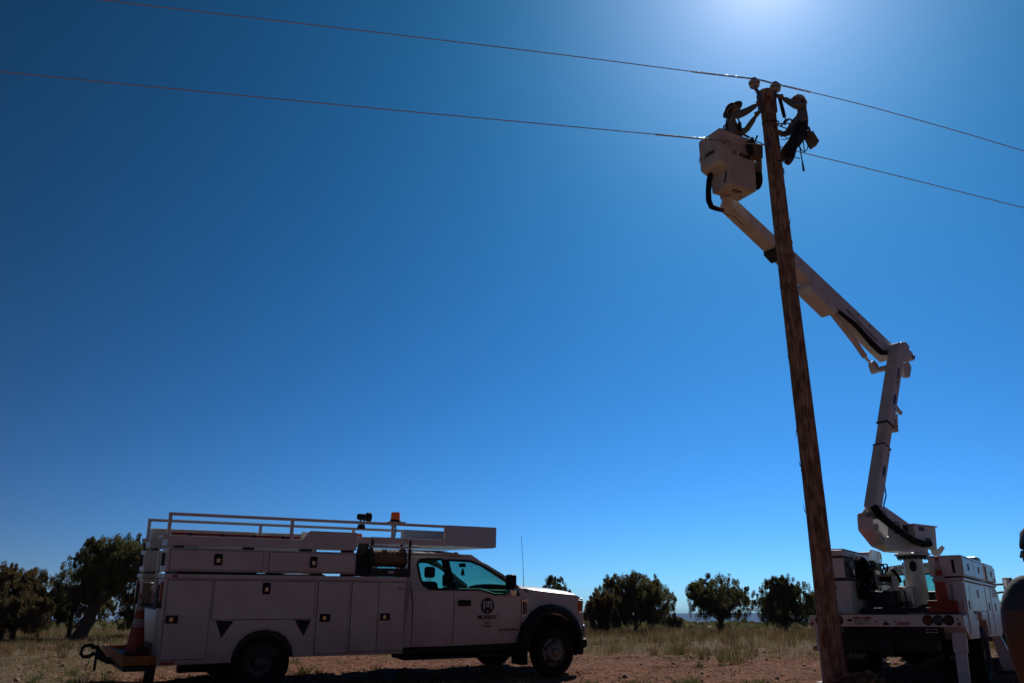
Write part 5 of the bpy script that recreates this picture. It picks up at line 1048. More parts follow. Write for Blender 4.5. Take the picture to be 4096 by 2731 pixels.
for sg in (-1, 1):
    mfp = MB().box((sg * 0.52, 1.30, 0.22), (sg * 1.14, 1.325, 0.80)).build('mudflap', M_RUBBER, K)
    mfm = mat('flap_print', (0.10, 0.10, 0.10), 0.6); altec(mfp, (sg * 0.83, 1.298, 0.385), (1, 0, 0), (0, 0, 1), 0.15, gold=mfm, ink=mfm)
    ot = MB(); g0 = gz(sg * 1.05, 0.3); ot.taper((sg * 1.07, 0.33, 0.89), (sg * 1.06, 0.30, 0.50), (0.21, 0.12), (0.205, 0.11), (0, 1, 0)); ot.build('outrigger_case', M_W, K, bevel=0.01)
    ol = MB(); ol.taper((sg * 1.06, 0.30, 0.52), (sg * 1.05, 0.27, g0 + 0.05), (0.17, 0.085), (0.165, 0.08), (0, 1, 0)); ol.build('outrigger_leg', M_W, K, bevel=0.008)
    MB().box((sg * 1.05 - 0.17, 0.10, g0 - 0.01), (sg * 1.05 + 0.17, 0.42, g0 + 0.05)).build('outrigger_foot', M_DARK, K, bevel=0.01)
    MB().lathe([(0.0, 0.218), (0.03, 0.216), (0.03, 0.2225)], (sg * 1.05, 0, g0 + 0.14), 12, 'y', cap=False).build('outrigger_pin', M_BLACK, K)
    g1 = gz(sg * 1.3, 4.85); of = MB(); of.taper((sg * 1.06, 4.88, 0.70), (sg * 1.22, 4.85, g1 + 0.05), (0.16, 0.10), (0.27, 0.09), (0, 1, 0)); of.build('front_outrigger', M_W, K, bevel=0.01)
    MB().box((sg * 1.22 - 0.2, 4.70, g1 - 0.01), (sg * 1.22 + 0.2, 5.0, g1 + 0.05)).build('outrigger_foot', M_DARK, K, bevel=0.01)
    for r_ in range(2):
        for j in range(4): MB().box((sg * 0.72 + (j - 1.5) * 0.045 - .012, -0.001 + 0.06, 0.84 - 0.045 * r_), (sg * 0.72 + (j - 1.5) * 0.045 + .012, 0.064, 0.855 - 0.045 * r_)).build('lamp_led', M_PRINTW, K)
MB().box((-0.9, 0.065, 0.70), (0.9, 0.09, 0.884)).build('under_skirt', M_BLACK, K)
ht = MB(); ht.box((-0.10, 0.02, 0.42), (0.10, 0.14, 0.70)); ht.tube([(0, 0.0, 0.50), (0, -0.10, 0.52), (0, -0.13, 0.46), (0, -0.08, 0.42)], 0.03, 8); ht.build('pintle_hitch', M_DARK, K, bevel=0.01)
# deck machinery
wf = MB(); wf.box((-0.50, 2.1, 1.76), (-0.20, 2.5, 1.80)); wf.box((-0.46, 2.1, 1.615), (-0.22, 2.5, 1.65)); wf.build('winch_shelf', mat('worn_cream', (0.62, 0.52, 0.30), 0.6, var=0.4, scale=14), K)
wd2 = MB(); wd2.box((-0.52, 2.12, 1.40), (-0.46, 2.46, 1.88)); wd2.box((-0.22, 2.12, 1.30), (-0.17, 2.46, 1.76)); wd2.build('winch_bracket', M_W, K, bevel=0.03)
MB().tube([(-0.45, 2.3, 1.71), (-0.23, 2.3, 1.71)], 0.05, 12).build('winch_drum', M_DARK, K, smooth=True)
MB().tube([(-0.26, 2.4, 1.60), (-0.28, 2.4, 1.76), (-0.25, 2.42, 1.86), (-0.19, 2.45, 1.90), (-0.13, 2.6, 1.86)], [0.06, 0.06, 0.06, 0.055, 0.05], 12).build('hose_duct', M_W, K, smooth=True)
MB().tube([(-0.22, 2.38, 1.89), (-0.16, 2.36, 1.82), (-0.12, 2.36, 1.74), (-0.10, 2.38, 1.66)], 0.03, 8).build('duct_hose', M_RUBBER, K, smooth=True)
MB().lathe([(0.0, 1.08), (0.17, 1.08), (0.18, 1.12), (0.175, 1.58), (0.14, 1.61), (0.0, 1.615)], (-0.30, 2.95, 0), 28, cap=False).build('hydraulic_tank', M_W, K, smooth=True)
MB().box((-0.12, 2.75, 1.08), (0.0, 3.05, 1.60)).build('filter_box', M_ALU, K, bevel=0.02)
MB().tube([(-0.33, 2.70, 1.62), (-0.22, 2.66, 1.60), (-0.12, 2.66, 1.50), (-0.08, 2.66, 1.35), (-0.08, 2.68, 1.15)], 0.012, 6).build('tank_hose', M_RUBBER, K, smooth=True)
MB().box((-0.45, 3.3, 1.08), (0.55, 4.5, 1.52)).build('engine_box', M_DARK, K, bevel=0.04)
for j, (x, y, z) in enumerate(((0.42, 3.0, 1.70), (0.46, 2.9, 1.55), (0.44, 2.8, 1.40))): MB().ell((x, y, z), (0.07, 0.07, 0.08), 10, 6).build('valve_block', M_DARK, K, smooth=True)
MB().ell((0.33, 2.3, 1.17), (0.20, 0.2, 0.10), 12, 6).build('coiled_strap', M_RUBBER, K, smooth=True)

MB().box((-0.50, 0.85, 1.0715), (0.62, 2.7, 1.19)).build('deck_shade_slab', M_DECK, K, bevel=0.02)  # added black slab, stands for the shade between deck and gear
MB().box((-0.50, 1.78, 1.19), (-0.06, 2.08, 1.50)).build('deck_shade_box', M_DECK, K, bevel=0.02)  # black box added only to darken the bed behind the bag
for k_ in range(7): MB().tube(spline0([(-0.52 + 0.05 * k_, 1.75 + 0.05 * k_, 1.60 - 0.02 * k_), (-0.45 + 0.05 * k_, 1.72, 1.42 - 0.03 * k_), (-0.30 + 0.06 * k_, 1.75 + 0.04 * k_, 1.30), (-0.12 + 0.05 * k_, 1.9, 1.22)]), 0.010, 6).build('deck_hose', M_RUBBER, K, smooth=True)
# ---- things on and around the boom truck
cone('orange cone on a stack of cone bases at the boom truck tail', kw(0.91, 0.27, 1.096), 0.88, 7, -BA + 0.1, r=0.19, rb=0.10)
def coil(label, c, rx, rz, n, seed, m=M_RUBBER):
    t = thing('hose_coil', label, 'hose', kw(*c), (0, 0, -BA), 'hose coils on the boom truck'); r = random.Random(seed); mb = MB()
    for k in range(n):
        a = rx * r.uniform(0.55, 1.05); b = rz * r.uniform(0.8, 1.1); ox = r.uniform(-0.05, 0.05); oy = r.uniform(-0.03, 0.08); ph = r.uniform(-.12, .12); yy = r.uniform(-0.10, 0.10)
        mb.tube([(oy + 0.02 * math.sin(3 * u + ph), yy + a * math.sin(u) + ox, -b * (1 - math.cos(u)) * 0.5 * (1 + 0.06 * math.sin(2 * u + ph))) for u in np.linspace(0, 2 * math.pi, 22)], 0.009 + 0.004 * r.random(), 6)
    mb.build('loops', m, t, smooth=True)
    kn = MB(); kn.ell((0.02, 0, -0.02), (0.025, 0.05, 0.03), 10, 6); kn.build('tie', M_RUBBER, t)
    return t
coil('large bundle of black hose hanging on the left cabinet', (-0.52, 1.15, 2.06), 0.34, 0.66, 13, 1)
coil('thin loops of black hose hung behind the large bundle', (-0.54, 2.0, 2.05), 0.28, 0.46, 7, 2)
coil('short hose loops on the farthest left cabinet hooks', (-0.55, 3.0, 2.04), 0.2, 0.30, 6, 3)
tb_ = thing('tote_bag', 'dark blue tool bag on the boom truck deck', 'bag', kw(-0.28, 1.42, 1.192), (0, 0, -BA))
tb_.scale = (1.0, 1.0, 0.72)
MB().grid(lambda u, v: ((0.23 + 0.02 * math.sin(v * 9)) * math.cos(u) * (1 if abs(math.cos(u)) < .7 else 1.0), 0.18 * math.sin(u), 0.38 * v + 0.015 * math.sin(u * 5) * v), list(np.linspace(0, 2 * math.pi, 17)), [0, .2, .5, .8, 1]).build('body', mat('navy_canvas', (0.012, 0.016, 0.055), 0.8, var=0.4, scale=10), tb_, smooth=True, solid=0.01)
lx = MB()
for k in range(8): lx.ell((-0.15 + 0.045 * k, 0.05 * math.sin(k * 2.1), 0.37 + 0.02 * math.sin(k * 1.3)), (0.06, 0.08, 0.04), 8, 5)
lx.build('contents', mat('grey_gloves', (0.34, 0.34, 0.33), 0.7, var=0.5, scale=18), tb_, smooth=True)
# red guard board behind the pole foot
rb = thing('red_board', 'red board standing against the right side of the pole foot', 'board', (5.21, 14.40, float(ground_h(5.21, 14.40)) - 0.1), (0.0, R(-5.0), 0.35))
MB().box((-0.05, -0.012, 0), (0.05, 0.012, 1.22)).build('panel', M_RED, rb, bevel=0.004)
# rocks
M_ROCK = mat('dark_rock', (0.05, 0.038, 0.03), 0.95, var=0.4, scale=6, bump=0.7, bscale=10)
def rock(label, x, y, s, seed):
    q = np.random.default_rng(seed); mb = MB().ell((0, 0, 0), (1, 1, 1), 12, 8)
    mb.v = [tuple(np.array(v) * (0.8 + 0.35 * vnoise(v[0] * 2 + 5, v[1] * 2 + v[2] * 3, 0.9, seed)) * np.array(s)) for v in mb.v]
    o = mb.build('rock', M_ROCK, smooth=True, angle=30); o.location = (x, y, float(ground_h(x, y)) + s[2] * 0.4); return tag(o, label, 'rock', 'rocks by the boom truck')
rock('flat dark rock in the grass left of the boom truck tail', 7.95, 23.2, (0.34, 0.26, 0.13), 3)
rock('smaller dark rock beside the flat rock, nearer the pole', 8.35, 23.7, (0.22, 0.2, 0.16), 5)
# ------------------------------------------------------------------ wooden pole, insulators, wires
def pole_mat():
    m = bpy.data.materials.new('pole_wood'); m.use_nodes = True; n = m.node_tree; p = n.nodes['Principled BSDF']; p.inputs['Roughness'].default_value = 0.85; p.inputs['Specular IOR Level'].default_value = 0.2
    tc = n.nodes.new('ShaderNodeTexCoord')
    def nz(sc, vec, d=8):
        mp = n.nodes.new('ShaderNodeMapping'); mp.inputs['Scale'].default_value = vec; n.links.new(tc.outputs['Object'], mp.inputs['Vector'])
        q = n.nodes.new('ShaderNodeTexNoise'); q.inputs['Scale'].default_value = sc; q.inputs['Detail'].default_value = d; n.links.new(mp.outputs[0], q.inputs['Vector']); return q.outputs['Fac']
    r1 = n.nodes.new('ShaderNodeValToRGB'); r1.color_ramp.elements[0].position = 0.32; r1.color_ramp.elements[1].position = 0.68
    r1.color_ramp.elements[0].color = (0.17, 0.098, 0.058, 1); r1.color_ramp.elements[1].color = (0.56, 0.38, 0.245, 1)
    n.links.new(nz(9, (6, 6, 0.35)), r1.inputs['Fac'])
    r2 = n.nodes.new('ShaderNodeValToRGB'); r2.color_ramp.elements[0].position = 0.42; r2.color_ramp.elements[1].position = 0.60; r2.color_ramp.elements[0].color = (0.55, 0.50, 0.47, 1); r2.color_ramp.elements[1].color = (1, 1, 1, 1)
    n.links.new(nz(5, (2.2, 2.2, 0.9), 5), r2.inputs['Fac'])
    mx = n.nodes.new('ShaderNodeMix'); mx.data_type = 'RGBA'; mx.blend_type = 'MULTIPLY'; mx.inputs[0].default_value = 1; n.links.new(r1.outputs[0], mx.inputs[6]); n.links.new(r2.outputs[0], mx.inputs[7])
    n.links.new(mx.outputs[2], p.inputs['Base Color'])
    b = n.nodes.new('ShaderNodeBump'); b.inputs['Strength'].default_value = 0.8; b.inputs['Distance'].default_value = 0.02; n.links.new(nz(16, (5, 5, 0.25)), b.inputs['Height']); n.links.new(b.outputs['Normal'], p.inputs['Normal'])
    return m
M_POLE = pole_mat()
PX0, PX1, PY = 4.995, 4.888, 14.30
UP = thing('utility_pole', 'weathered brown wooden utility pole with two insulators on top', 'pole', (PX0, PY, -0.35))
pm = MB(); pr_ = random.Random(4); NS_, NR = 40, 28; vv = []
for i in range(NS_ + 1):
    t = i / NS_; z = t * 10.98; cx = (PX1 - PX0) * t + 0.012 * math.sin(t * 5); r0 = 0.172 - 0.036 * t
    for j in range(NR):
        a = 2 * math.pi * j / NR; rr = r0 * (1 + 0.02 * math.sin(3 * a + t * 9) + 0.012 * pr_.uniform(-1, 1))
        for ca, wd in ((4.35, 0.14), (4.95, 0.10), (0.4, 0.12)):      # drying cracks
            dd = abs((a - ca - 0.12 * math.sin(t * 7 + ca) + math.pi) % (2 * math.pi) - math.pi)
            if dd < wd: rr -= 0.014 * (1 - dd / wd)
        vv.append((cx + rr * math.cos(a), rr * math.sin(a), z))
pm.add(vv, [(i * NR + j, i * NR + (j + 1) % NR, (i + 1) * NR + (j + 1) % NR, (i + 1) * NR + j) for i in range(NS_) for j in range(NR)] + [tuple(range(NS_ * NR, NS_ * NR + NR)), tuple(range(NR - 1, -1, -1))])
pm.build('timber', M_POLE, UP, smooth=True, angle=50)
PO = Vector((PX0, PY, -0.35))
spn = MB()
for k in range(46):
    t_ = pr_.uniform(0.12, 0.98); a_ = pr_.choice((pr_.uniform(-0.5, 0.5), math.pi + pr_.uniform(-0.5, 0.5), pr_.uniform(3.6, 5.8))); r_ = 0.170 - 0.036 * t_; c_ = (PX1 - PX0) * t_
    p0 = Vector((c_ + r_ * math.cos(a_), r_ * math.sin(a_), t_ * 10.98)); d_ = Vector((math.cos(a_) * 0.018, math.sin(a_) * 0.018, pr_.choice((-1, 1)) * pr_.uniform(0.04, 0.12)))
    spn.tube([p0 - d_ * 0.4, p0 + d_ * 0.5, p0 + d_], [0.008, 0.005, 0.001], 4)
spn.build('splinters', M_POLE, UP)['kind'] = 'stuff'
MB().box((-0.03, -0.178, 2.05), (0.02, -0.168, 2.13)).build('pole_tag', M_GREYM, UP)
def pl_(x, y, z): return Vector((x, y, z)) - PO
M_PORC = mat('grey_porcelain', (0.42, 0.41, 0.38), 0.25, var=0.15, scale=9, coat=0.3)
M_GALV = mat('galvanised_steel', (0.16, 0.18, 0.22), 0.5, metal=0.6, var=0.3, scale=12)
for (ix, iy, iz), (bx, bz), nm in (((4.665, 14.29, 10.79), (4.745, 10.56), 0), ((5.11, 14.42, 10.79), (5.03, 10.56), 1)):
    br = MB(); sx = -1 if nm == 0 else 1; by = 14.30 if nm == 0 else 14.36
    br.tube([pl_(ix, iy, iz - 0.02), pl_(ix + 0.01 * -sx, iy, iz - 0.10), pl_((ix + bx) / 2, (iy + by) / 2, (iz + bz) / 2 - 0.02), pl_(bx, by, bz), pl_(bx - sx * 0.015, by, bz - 0.08)], [0.026, 0.03, 0.034, 0.042, 0.045], 10)
    br.box(tuple(pl_(bx - 0.035 - (0.005 if sx < 0 else 0), by - 0.06, 10.20)), tuple(pl_(bx + 0.03, by + 0.06, 10.58)))
    br.tube([pl_(bx - 0.06, by, 10.50), pl_(bx + 0.05, by, 10.50)], 0.02, 6)
    br.build('insulator_bracket', M_GALV, UP, smooth=True)
    ins = MB().lathe([(0.0, 0.0), (0.035, 0.0), (0.045, 0.02), (0.085, 0.0), (0.095, 0.015), (0.092, 0.035), (0.06, 0.06), (0.062, 0.07), (0.105, 0.065), (0.112, 0.085), (0.105, 0.115), (0.07, 0.135), (0.05, 0.14), (0.048, 0.155), (0.055, 0.165), (0.045, 0.18), (0.0, 0.185)], tuple(pl_(ix, iy, iz - 0.06)), 24, cap=False).build('insulator', M_PORC, UP, smooth=True)
    MB().tube([pl_(ix - 0.05, iy - 0.045, iz + 0.10), pl_(ix, iy - 0.055, iz + 0.115), pl_(ix + 0.05, iy - 0.03, iz + 0.10)], 0.012, 6).build('tie_wire', M_DARK, ins)
# dead-end insulator hanging at the right of the pole
de = thing('strain_insulator', 'black ribbed strain insulator hanging beside the pole top', 'insulator', (5.085, 14.20, 10.47))
pf = [(0.012, 0.03)]
for k in range(13): z = -0.03 - k * 0.03; pf += [(0.016, z), (0.038, z - 0.008), (0.036, z - 0.014), (0.016, z - 0.016)]
pf += [(0.022, -0.42), (0.035, -0.43), (0.035, -0.46), (0.012, -0.47)]
rbs = MB().lathe(pf, (0, 0, 0), 14).build('ribbed_rod', M_BLACK, de, smooth=True); rbs.rotation_euler = (0, R(-7), 0)
cl_ = MB(); cl_.tube([(0.055, 0, -0.45), (0.07, 0, -0.50), (0.11, 0, -0.51), (0.12, 0, -0.54), (0.08, 0, -0.56), (0.06, 0, -0.52)], 0.012, 6); cl_.box((0.035, -0.02, -0.62), (0.075, 0.02, -0.54)); cl_.build('clevis', M_GALV, de, smooth=True)
MB().tube([(0.0, 0, 0.02), (-0.03, 0.03, 0.05), (-0.07, 0.08, 0.05)], 0.018, 6).build('shackle', M_GALV, de, smooth=True)
def spline(pts, k=8):
    P = [Vector(p) for p in pts]; P = [P[0] * 2 - P[1]] + P + [P[-1] * 2 - P[-2]]; out = []
    for i in range(1, len(P) - 2):
        for j in range(k):
            t = j / k; a, b, c, d = P[i - 1], P[i], P[i + 1], P[i + 2]
            out.append(0.5 * ((2 * b) + (c - a) * t + (2 * a - 5 * b + 4 * c - d) * t * t + (3 * b - a - 3 * c + d) * t ** 3))
    return out + [P[-2]]
M_CABLE = mat('line_wire', (0.62, 0.48, 0.32), 0.5, metal=0.1, var=0.2, scale=30)
M_ROD = mat('armour_rod', (0.55, 0.52, 0.50), 0.25, metal=1.0)
def wire(label, pts, rod, r=0.0085):
    t = thing('power_line', label, 'wire', pts[0]); o = Vector(pts[0])
    MB().tube([p - o for p in spline(pts)], r, 8).build('conductor', M_CABLE, t, smooth=True)
    if rod:
        cur = [p for p in spline(pts, 40) if rod[0] <= p.x <= rod[1]]; mb = MB(); fine = []
        for p, q in zip(cur[:-1], cur[1:]):
            m = max(1, int((q - p).length / 0.006)); fine += [p.lerp(q, i / m) for i in range(m)]
        for s in range(2):
            tp = []
            for i, p in enumerate(fine):
                d = (fine[min(i + 1, len(fine) - 1)] - fine[max(i - 1, 0)]).normalized(); u = d.cross(Vector((0, 0, 1))).normalized(); w = u.cross(d); tp.append(p - o + (u * math.cos(i * 1.05 + s * 3.14) + w * math.sin(i * 1.05 + s * 3.14)) * 0.012)
            mb.tube(tp, 0.008, 5)
        mb.build('armour_rod', M_ROD, t, smooth=True)
    return t
wire('upper power line running over both pole top insulators', [(-42, 5.42, 12.3), (-20, 9.6, 11.2), (-12, 11.12, 10.98), (-6.946, 12.081, 10.931), (-2.44, 12.937, 10.938), (0.702, 13.534, 10.935), (3.533, 14.072, 10.905), (4.677, 14.289, 10.905), (5.098, 14.43, 10.90), (6.193, 14.758, 10.851), (7.307, 15.092, 10.783), (9.044, 15.613, 10.622), (10.84, 16.152, 10.423), (18, 18.3, 9.6), (40, 24.9, 8.2)], (3.4, 5.9))
wire('lower power line on the left ending at the pole beside the bucket', [(-42, 5.3, 9.9), (-20, 9.47, 9.25), (-8.133, 11.732, 9.272), (-5.539, 12.225, 9.285), (-2.344, 12.832, 9.312), (0.675, 13.406, 9.352), (3.451, 13.933, 9.388), (4.613, 14.154, 9.392), (4.755, 14.19, 9.40)], (2.6, 4.05))
wire('lower power line on the right leaving the pole behind the climber', [(5.02, 14.42, 9.58), (5.167, 14.55, 9.569), (5.664, 14.699, 9.521), (7.151, 15.145, 9.407), (8.854, 15.656, 9.265), (10.622, 16.186, 9.112), (18, 18.4, 8.5), (40, 25, 7.4)], None)
cp = MB(); cp.box(tuple(pl_(4.735, 14.14, 9.33)), tuple(pl_(4.79, 14.24, 9.47))); cp.build('wire_clamp', M_GALV, UP, bevel=0.008)
for (x, z) in ((4.87, 10.40), (4.93, 9.77), (4.95, 9.06)): MB().lathe([(0.0, -0.012), (0.022, -0.010), (0.022, 0.02)], tuple(pl_(x, 14.30 - 0.146, z)), 8, 'y', cap=False).build('bolt_head', M_DARK, UP)

# ------------------------------------------------------------------ people
M_SKIN = mat('skin', (0.30, 0.16, 0.10), 0.6, var=0.12, scale=20)
M_SKINT = mat('tanned_arm', (0.15, 0.072, 0.038), 0.6, var=0.15, scale=14)
M_SHIRT = mat('grey_shirt', (0.17, 0.16, 0.15), 0.9, var=0.25, scale=9, bump=0.6, bscale=9)
M_SHIRT2 = mat('slate_shirt', (0.16, 0.17, 0.18), 0.9, var=0.25, scale=9, bump=0.6, bscale=9)
M_NAVY = mat('navy_shirt', (0.07, 0.078, 0.09), 0.9, var=0.25, scale=9, bump=0.8, bscale=7)
M_JEAN = mat('dark_jeans', (0.018, 0.019, 0.026), 0.9, var=0.4, scale=14, bump=0.5, bscale=14)
M_BOOT = mat('brown_boot', (0.06, 0.03, 0.018), 0.7, var=0.3, scale=12)
M_GLOVE = mat('leather_glove', (0.28, 0.16, 0.07), 0.8, var=0.3, scale=16)
M_HAIR = mat('dark_hair', (0.02, 0.014, 0.01), 0.7)
M_STRAP = mat('harness_strap', (0.02, 0.018, 0.017), 0.75, var=0.3, scale=18)
def person(label, joints, edges, mats, head, face, hair=True, bulk=1.28):
    """joints: name -> (pos, rx, ry); edges: (a, b, material index); head centre and facing direction"""
    names = list(joints); base = Vector(joints[names[0]][0])
    t = thing('person', label, 'person', base)
    me = bpy.data.meshes.new('skeleton'); me.from_pydata([Vector(joints[n][0]) - base for n in names], [(names.index(a), names.index(b)) for a, b, _ in edges], [])
    o = bpy.data.objects.new('skeleton', me); COL.objects.link(o)
    sk = o.modifiers.new('skin', 'SKIN'); sk.branch_smoothing = 0.6
    for i, n in enumerate(names):
        v = me.skin_vertices[0].data[i]; v.radius = (joints[n][1] * bulk, joints[n][2] * bulk); v.use_root = (i == 0)
    sb = o.modifiers.new('sub', 'SUBSURF'); sb.levels = 2; sb.render_levels = 2
    dg = bpy.context.evaluated_depsgraph_get(); dg.update()
    em = bpy.data.meshes.new_from_object(o.evaluated_get(dg)); bpy.data.objects.remove(o)
    mb = MB(); V = [v.co.copy() for v in em.vertices]; segs = [(Vector(joints[a][0]) - base, Vector(joints[b][0]) - base, k, joints[a][1], joints[b][1]) for a, b, k in edges]
    def near(p):
        best = None
        for a, b, k, ra, rb in segs:
            d = b - a; u = max(0, min(1, (p - a).dot(d) / max(1e-9, d.length_squared))); q = (p - a - d * u).length / (ra + (rb - ra) * u)
            if best is None or q < best[0]: best = (q, k)
        return best[1]
    mb.v = [tuple(v) for v in V]
    for f in em.polygons: mb.f.append(tuple(f.vertices)); mb.m.append(near(f.center))
    # head: skull, jaw, nose, ears, eyes, mouth, in the frame of the face
    fy = Vector(face).normalized(); fx = fy.cross(Vector((0, 0, 1))).normalized(); fz = fx.cross(fy); hc = Vector(head) - base
    def L(x, y, z): return hc + fx * x + fy * y + fz * z
    def blob(c, r, k, n=12, m=8):
        mb.mi = k; s0 = len(mb.v); mb.ell((0, 0, 0), r, n, m)
        for i in range(s0, len(mb.v)): p = mb.v[i]; mb.v[i] = tuple(L(c[0] + p[0], c[1] + p[1], c[2] + p[2]))
    si = len(mats); allm = list(mats) + [M_SKIN, M_INK, M_HAIR, M_RED]
    blob((0, 0, 0.02), (0.078, 0.098, 0.108), si, 16, 12); blob((0, 0.028, -0.055), (0.058, 0.066, 0.065), si); blob((0, 0.098, -0.015), (0.014, 0.022, 0.026), si, 8, 6)
    for s in (-1, 1): blob((s * 0.08, -0.005, -0.01), (0.012, 0.022, 0.032), si, 8, 6); blob((s * 0.032, 0.088, 0.012), (0.012, 0.01, 0.008), si + 1, 8, 5); blob((s * 0.032, 0.09, 0.032), (0.018, 0.01, 0.005), si + 2, 8, 4)
    blob((0, 0.088, -0.062), (0.024, 0.01, 0.006), si + 3, 8, 4)
    body = mb.build('body', allm, t, smooth=True, angle=80)
    if hair: 
        hm = MB(); hm.ell((0, 0, 0), (0.083, 0.092, 0.09), 14, 10); hm.v = [tuple(L(p[0], p[1] - 0.018, p[2] + 0.028)) for p in hm.v]; hm.build('hair', M_HAIR, t, smooth=True)
    return t, base, L
def glove(t, base, wrist, tip, thumb, curl, m=M_GLOVE, name='work_glove'):
    w = Vector(wrist) - base; d = (Vector(tip) - Vector(wrist)).normalized(); th = Vector(thumb).normalized(); th = (th - d * th.dot(d)).normalized(); pal = d.cross(th) ; mb = MB()
    cu = Vector(curl).normalized(); pal = cu - d * cu.dot(d); pal = pal.normalized() if pal.length > 1e-4 else d.cross(th)
    mb.tube([w - d * 0.05, w, w + d * 0.05, w + d * 0.085], [0.036, 0.034, 0.042, 0.036], 10)
    for k, (off, ln) in enumerate(((0.030, 0.070), (0.010, 0.080), (-0.010, 0.075), (-0.030, 0.058))):
        p = w + d * 0.075 + th * off; mb.tube([p, p + d * ln * 0.45 + pal * 0.006, p + d * ln * 0.75 + pal * ln * 0.35, p + d * ln * 0.72 + pal * ln * 0.75], [0.0105, 0.010, 0.0095, 0.008], 7)
    p = w + d * 0.02 + th * 0.035; mb.tube([p - th * 0.015, p + th * 0.022 + d * 0.022, p + th * 0.028 + d * 0.05 + pal * 0.02, p + th * 0.018 + d * 0.065 + pal * 0.04], [0.014, 0.0125, 0.0115, 0.009], 7)
    return mb.build(name, m, t, smooth=True)
def brim_hat(t, L, shell, liner, brim, tilt=0.0, name='hard_hat'):
    hm = MB(); prof = [(0.002, 0.165), (0.05, 0.158), (0.095, 0.125), (0.115, 0.08), (0.118, 0.055)]
    hm.lathe([(r, z) for r, z in prof], (0, 0, 0), 28, cap=False); hm.v = [tuple(L(x * 0.92, y * 1.12 - 0.01, z - tilt * y)) for x, y, z in hm.v]
    h = hm.build(name, shell, t, smooth=True, solid=0.006)
    bm2 = MB(); bm2.lathe([(0.112, 0.06), (0.118 + brim * 0.5, 0.048), (0.118 + brim, 0.030)], (0, 0, 0), 28, cap=False); bm2.v = [tuple(L(x * 0.95, y * 1.08 - 0.01, z - tilt * y)) for x, y, z in bm2.v]
    bm2.build('brim', shell, h, smooth=True, solid=0.006)
    ln = MB(); ln.lathe([(0.104, 0.066), (0.108, 0.045), (0.100, 0.035), (0.094, 0.06)], (0, 0, 0), 24, cap=False); ln.v = [tuple(L(x * 0.92, y * 1.12 - 0.01, z - tilt * y)) for x, y, z in ln.v]
    ln.build('suspension', liner, h, smooth=True)
    return h
M_HATB = mat('black_hat', (0.03, 0.028, 0.028), 0.6); M_HATW = mat('white_hat', (0.62, 0.58, 0.52), 0.3, coat=0.4); M_LIN = mat('hat_liner', (0.42, 0.38, 0.34), 0.7)
# worker in the bucket, facing the pole
J = {'pelvis': ((4.20, 14.52, 9.60), .15, .13), 'belly': ((4.19, 14.51, 9.78), .145, .125), 'chest': ((4.195, 14.49, 9.98), .165, .13), 'collar': ((4.21, 14.475, 10.11), .11, .09), 'neck': ((4.235, 14.465, 10.19), .055, .055), 'skull': ((4.265, 14.455, 10.27), .06, .06),
     'sh_n': ((4.20, 14.29, 10.07), .080, .075), 'el_n': ((4.45, 14.22, 10.15), .055, .052), 'wr_n': ((4.65, 14.25, 10.30), .038, .036), 'sh_f': ((4.24, 14.66, 10.06), .080, .075), 'el_f': ((4.49, 14.60, 9.93), .055, .052), 'wr_f': ((4.66, 14.43, 10.15), .038, .036),
     'hip_n': ((4.21, 14.41, 9.50), .10, .10), 'kn_n': ((4.24, 14.40, 9.12), .075, .075), 'an_n': ((4.20, 14.40, 8.78), .055, .055), 'toe_n': ((4.32, 14.40, 8.73), .05, .04), 'hip_f': ((4.21, 14.63, 9.50), .10, .10), 'kn_f': ((4.24, 14.64, 9.12), .075, .075), 'an_f': ((4.20, 14.64, 8.78), .055, .055), 'toe_f': ((4.32, 14.64, 8.73), .05, .04)}
E_ = [('pelvis', 'belly', 1), ('belly', 'chest', 0), ('chest', 'collar', 0), ('collar', 'neck', 2), ('neck', 'skull', 2), ('chest', 'sh_n', 0), ('sh_n', 'el_n', 0), ('el_n', 'wr_n', 0), ('chest', 'sh_f', 0), ('sh_f', 'el_f', 0), ('el_f', 'wr_f', 0)]
for s in 'nf': E_ += [('pelvis', 'hip_' + s, 1), ('hip_' + s, 'kn_' + s, 1), ('kn_' + s, 'an_' + s, 1), ('an_' + s, 'toe_' + s, 3)]
t, b, L = person('worker in the bucket in grey shirt and wide black hat reaching for the pole', J, E_, [M_SHIRT, M_JEAN, M_SKIN, M_BOOT], (4.275, 14.45, 10.315), (1, -0.45, 0.62))
brim_hat(t, L, M_HATB, M_LIN, 0.085, 0.0)
glove(t, b, (4.66, 14.255, 10.31), (4.745, 14.27, 10.385), (0, -0.2, 1), (0.6, 0.5, 0.1)); glove(t, b, (4.67, 14.42, 10.165), (4.745, 14.37, 10.26), (0, -0.4, 1), (0.6, -0.2, 0))
hv = MB()
for y in (14.36, 14.60): hv.tube([Vector(p) - b for p in ((4.30, y + 0.01, 9.75), (4.345, y, 9.95), (4.30, y, 10.12), (4.20, y, 10.17), (4.09, y, 10.05), (4.06, y, 9.75))], 0.018, 6)
hv.tube([Vector(p) - b for p in ((4.34, 14.36, 9.93), (4.355, 14.48, 9.92), (4.34, 14.60, 9.93))], 0.02, 6); hv.box(tuple(Vector((4.315, 14.38, 9.72)) - b), tuple(Vector((4.375, 14.50, 10.02)) - b)); hv.box(tuple(Vector((4.00, 14.40, 9.66)) - b), tuple(Vector((4.06, 14.58, 9.86)) - b))
hv.build('harness', M_STRAP, t, bevel=0.01)
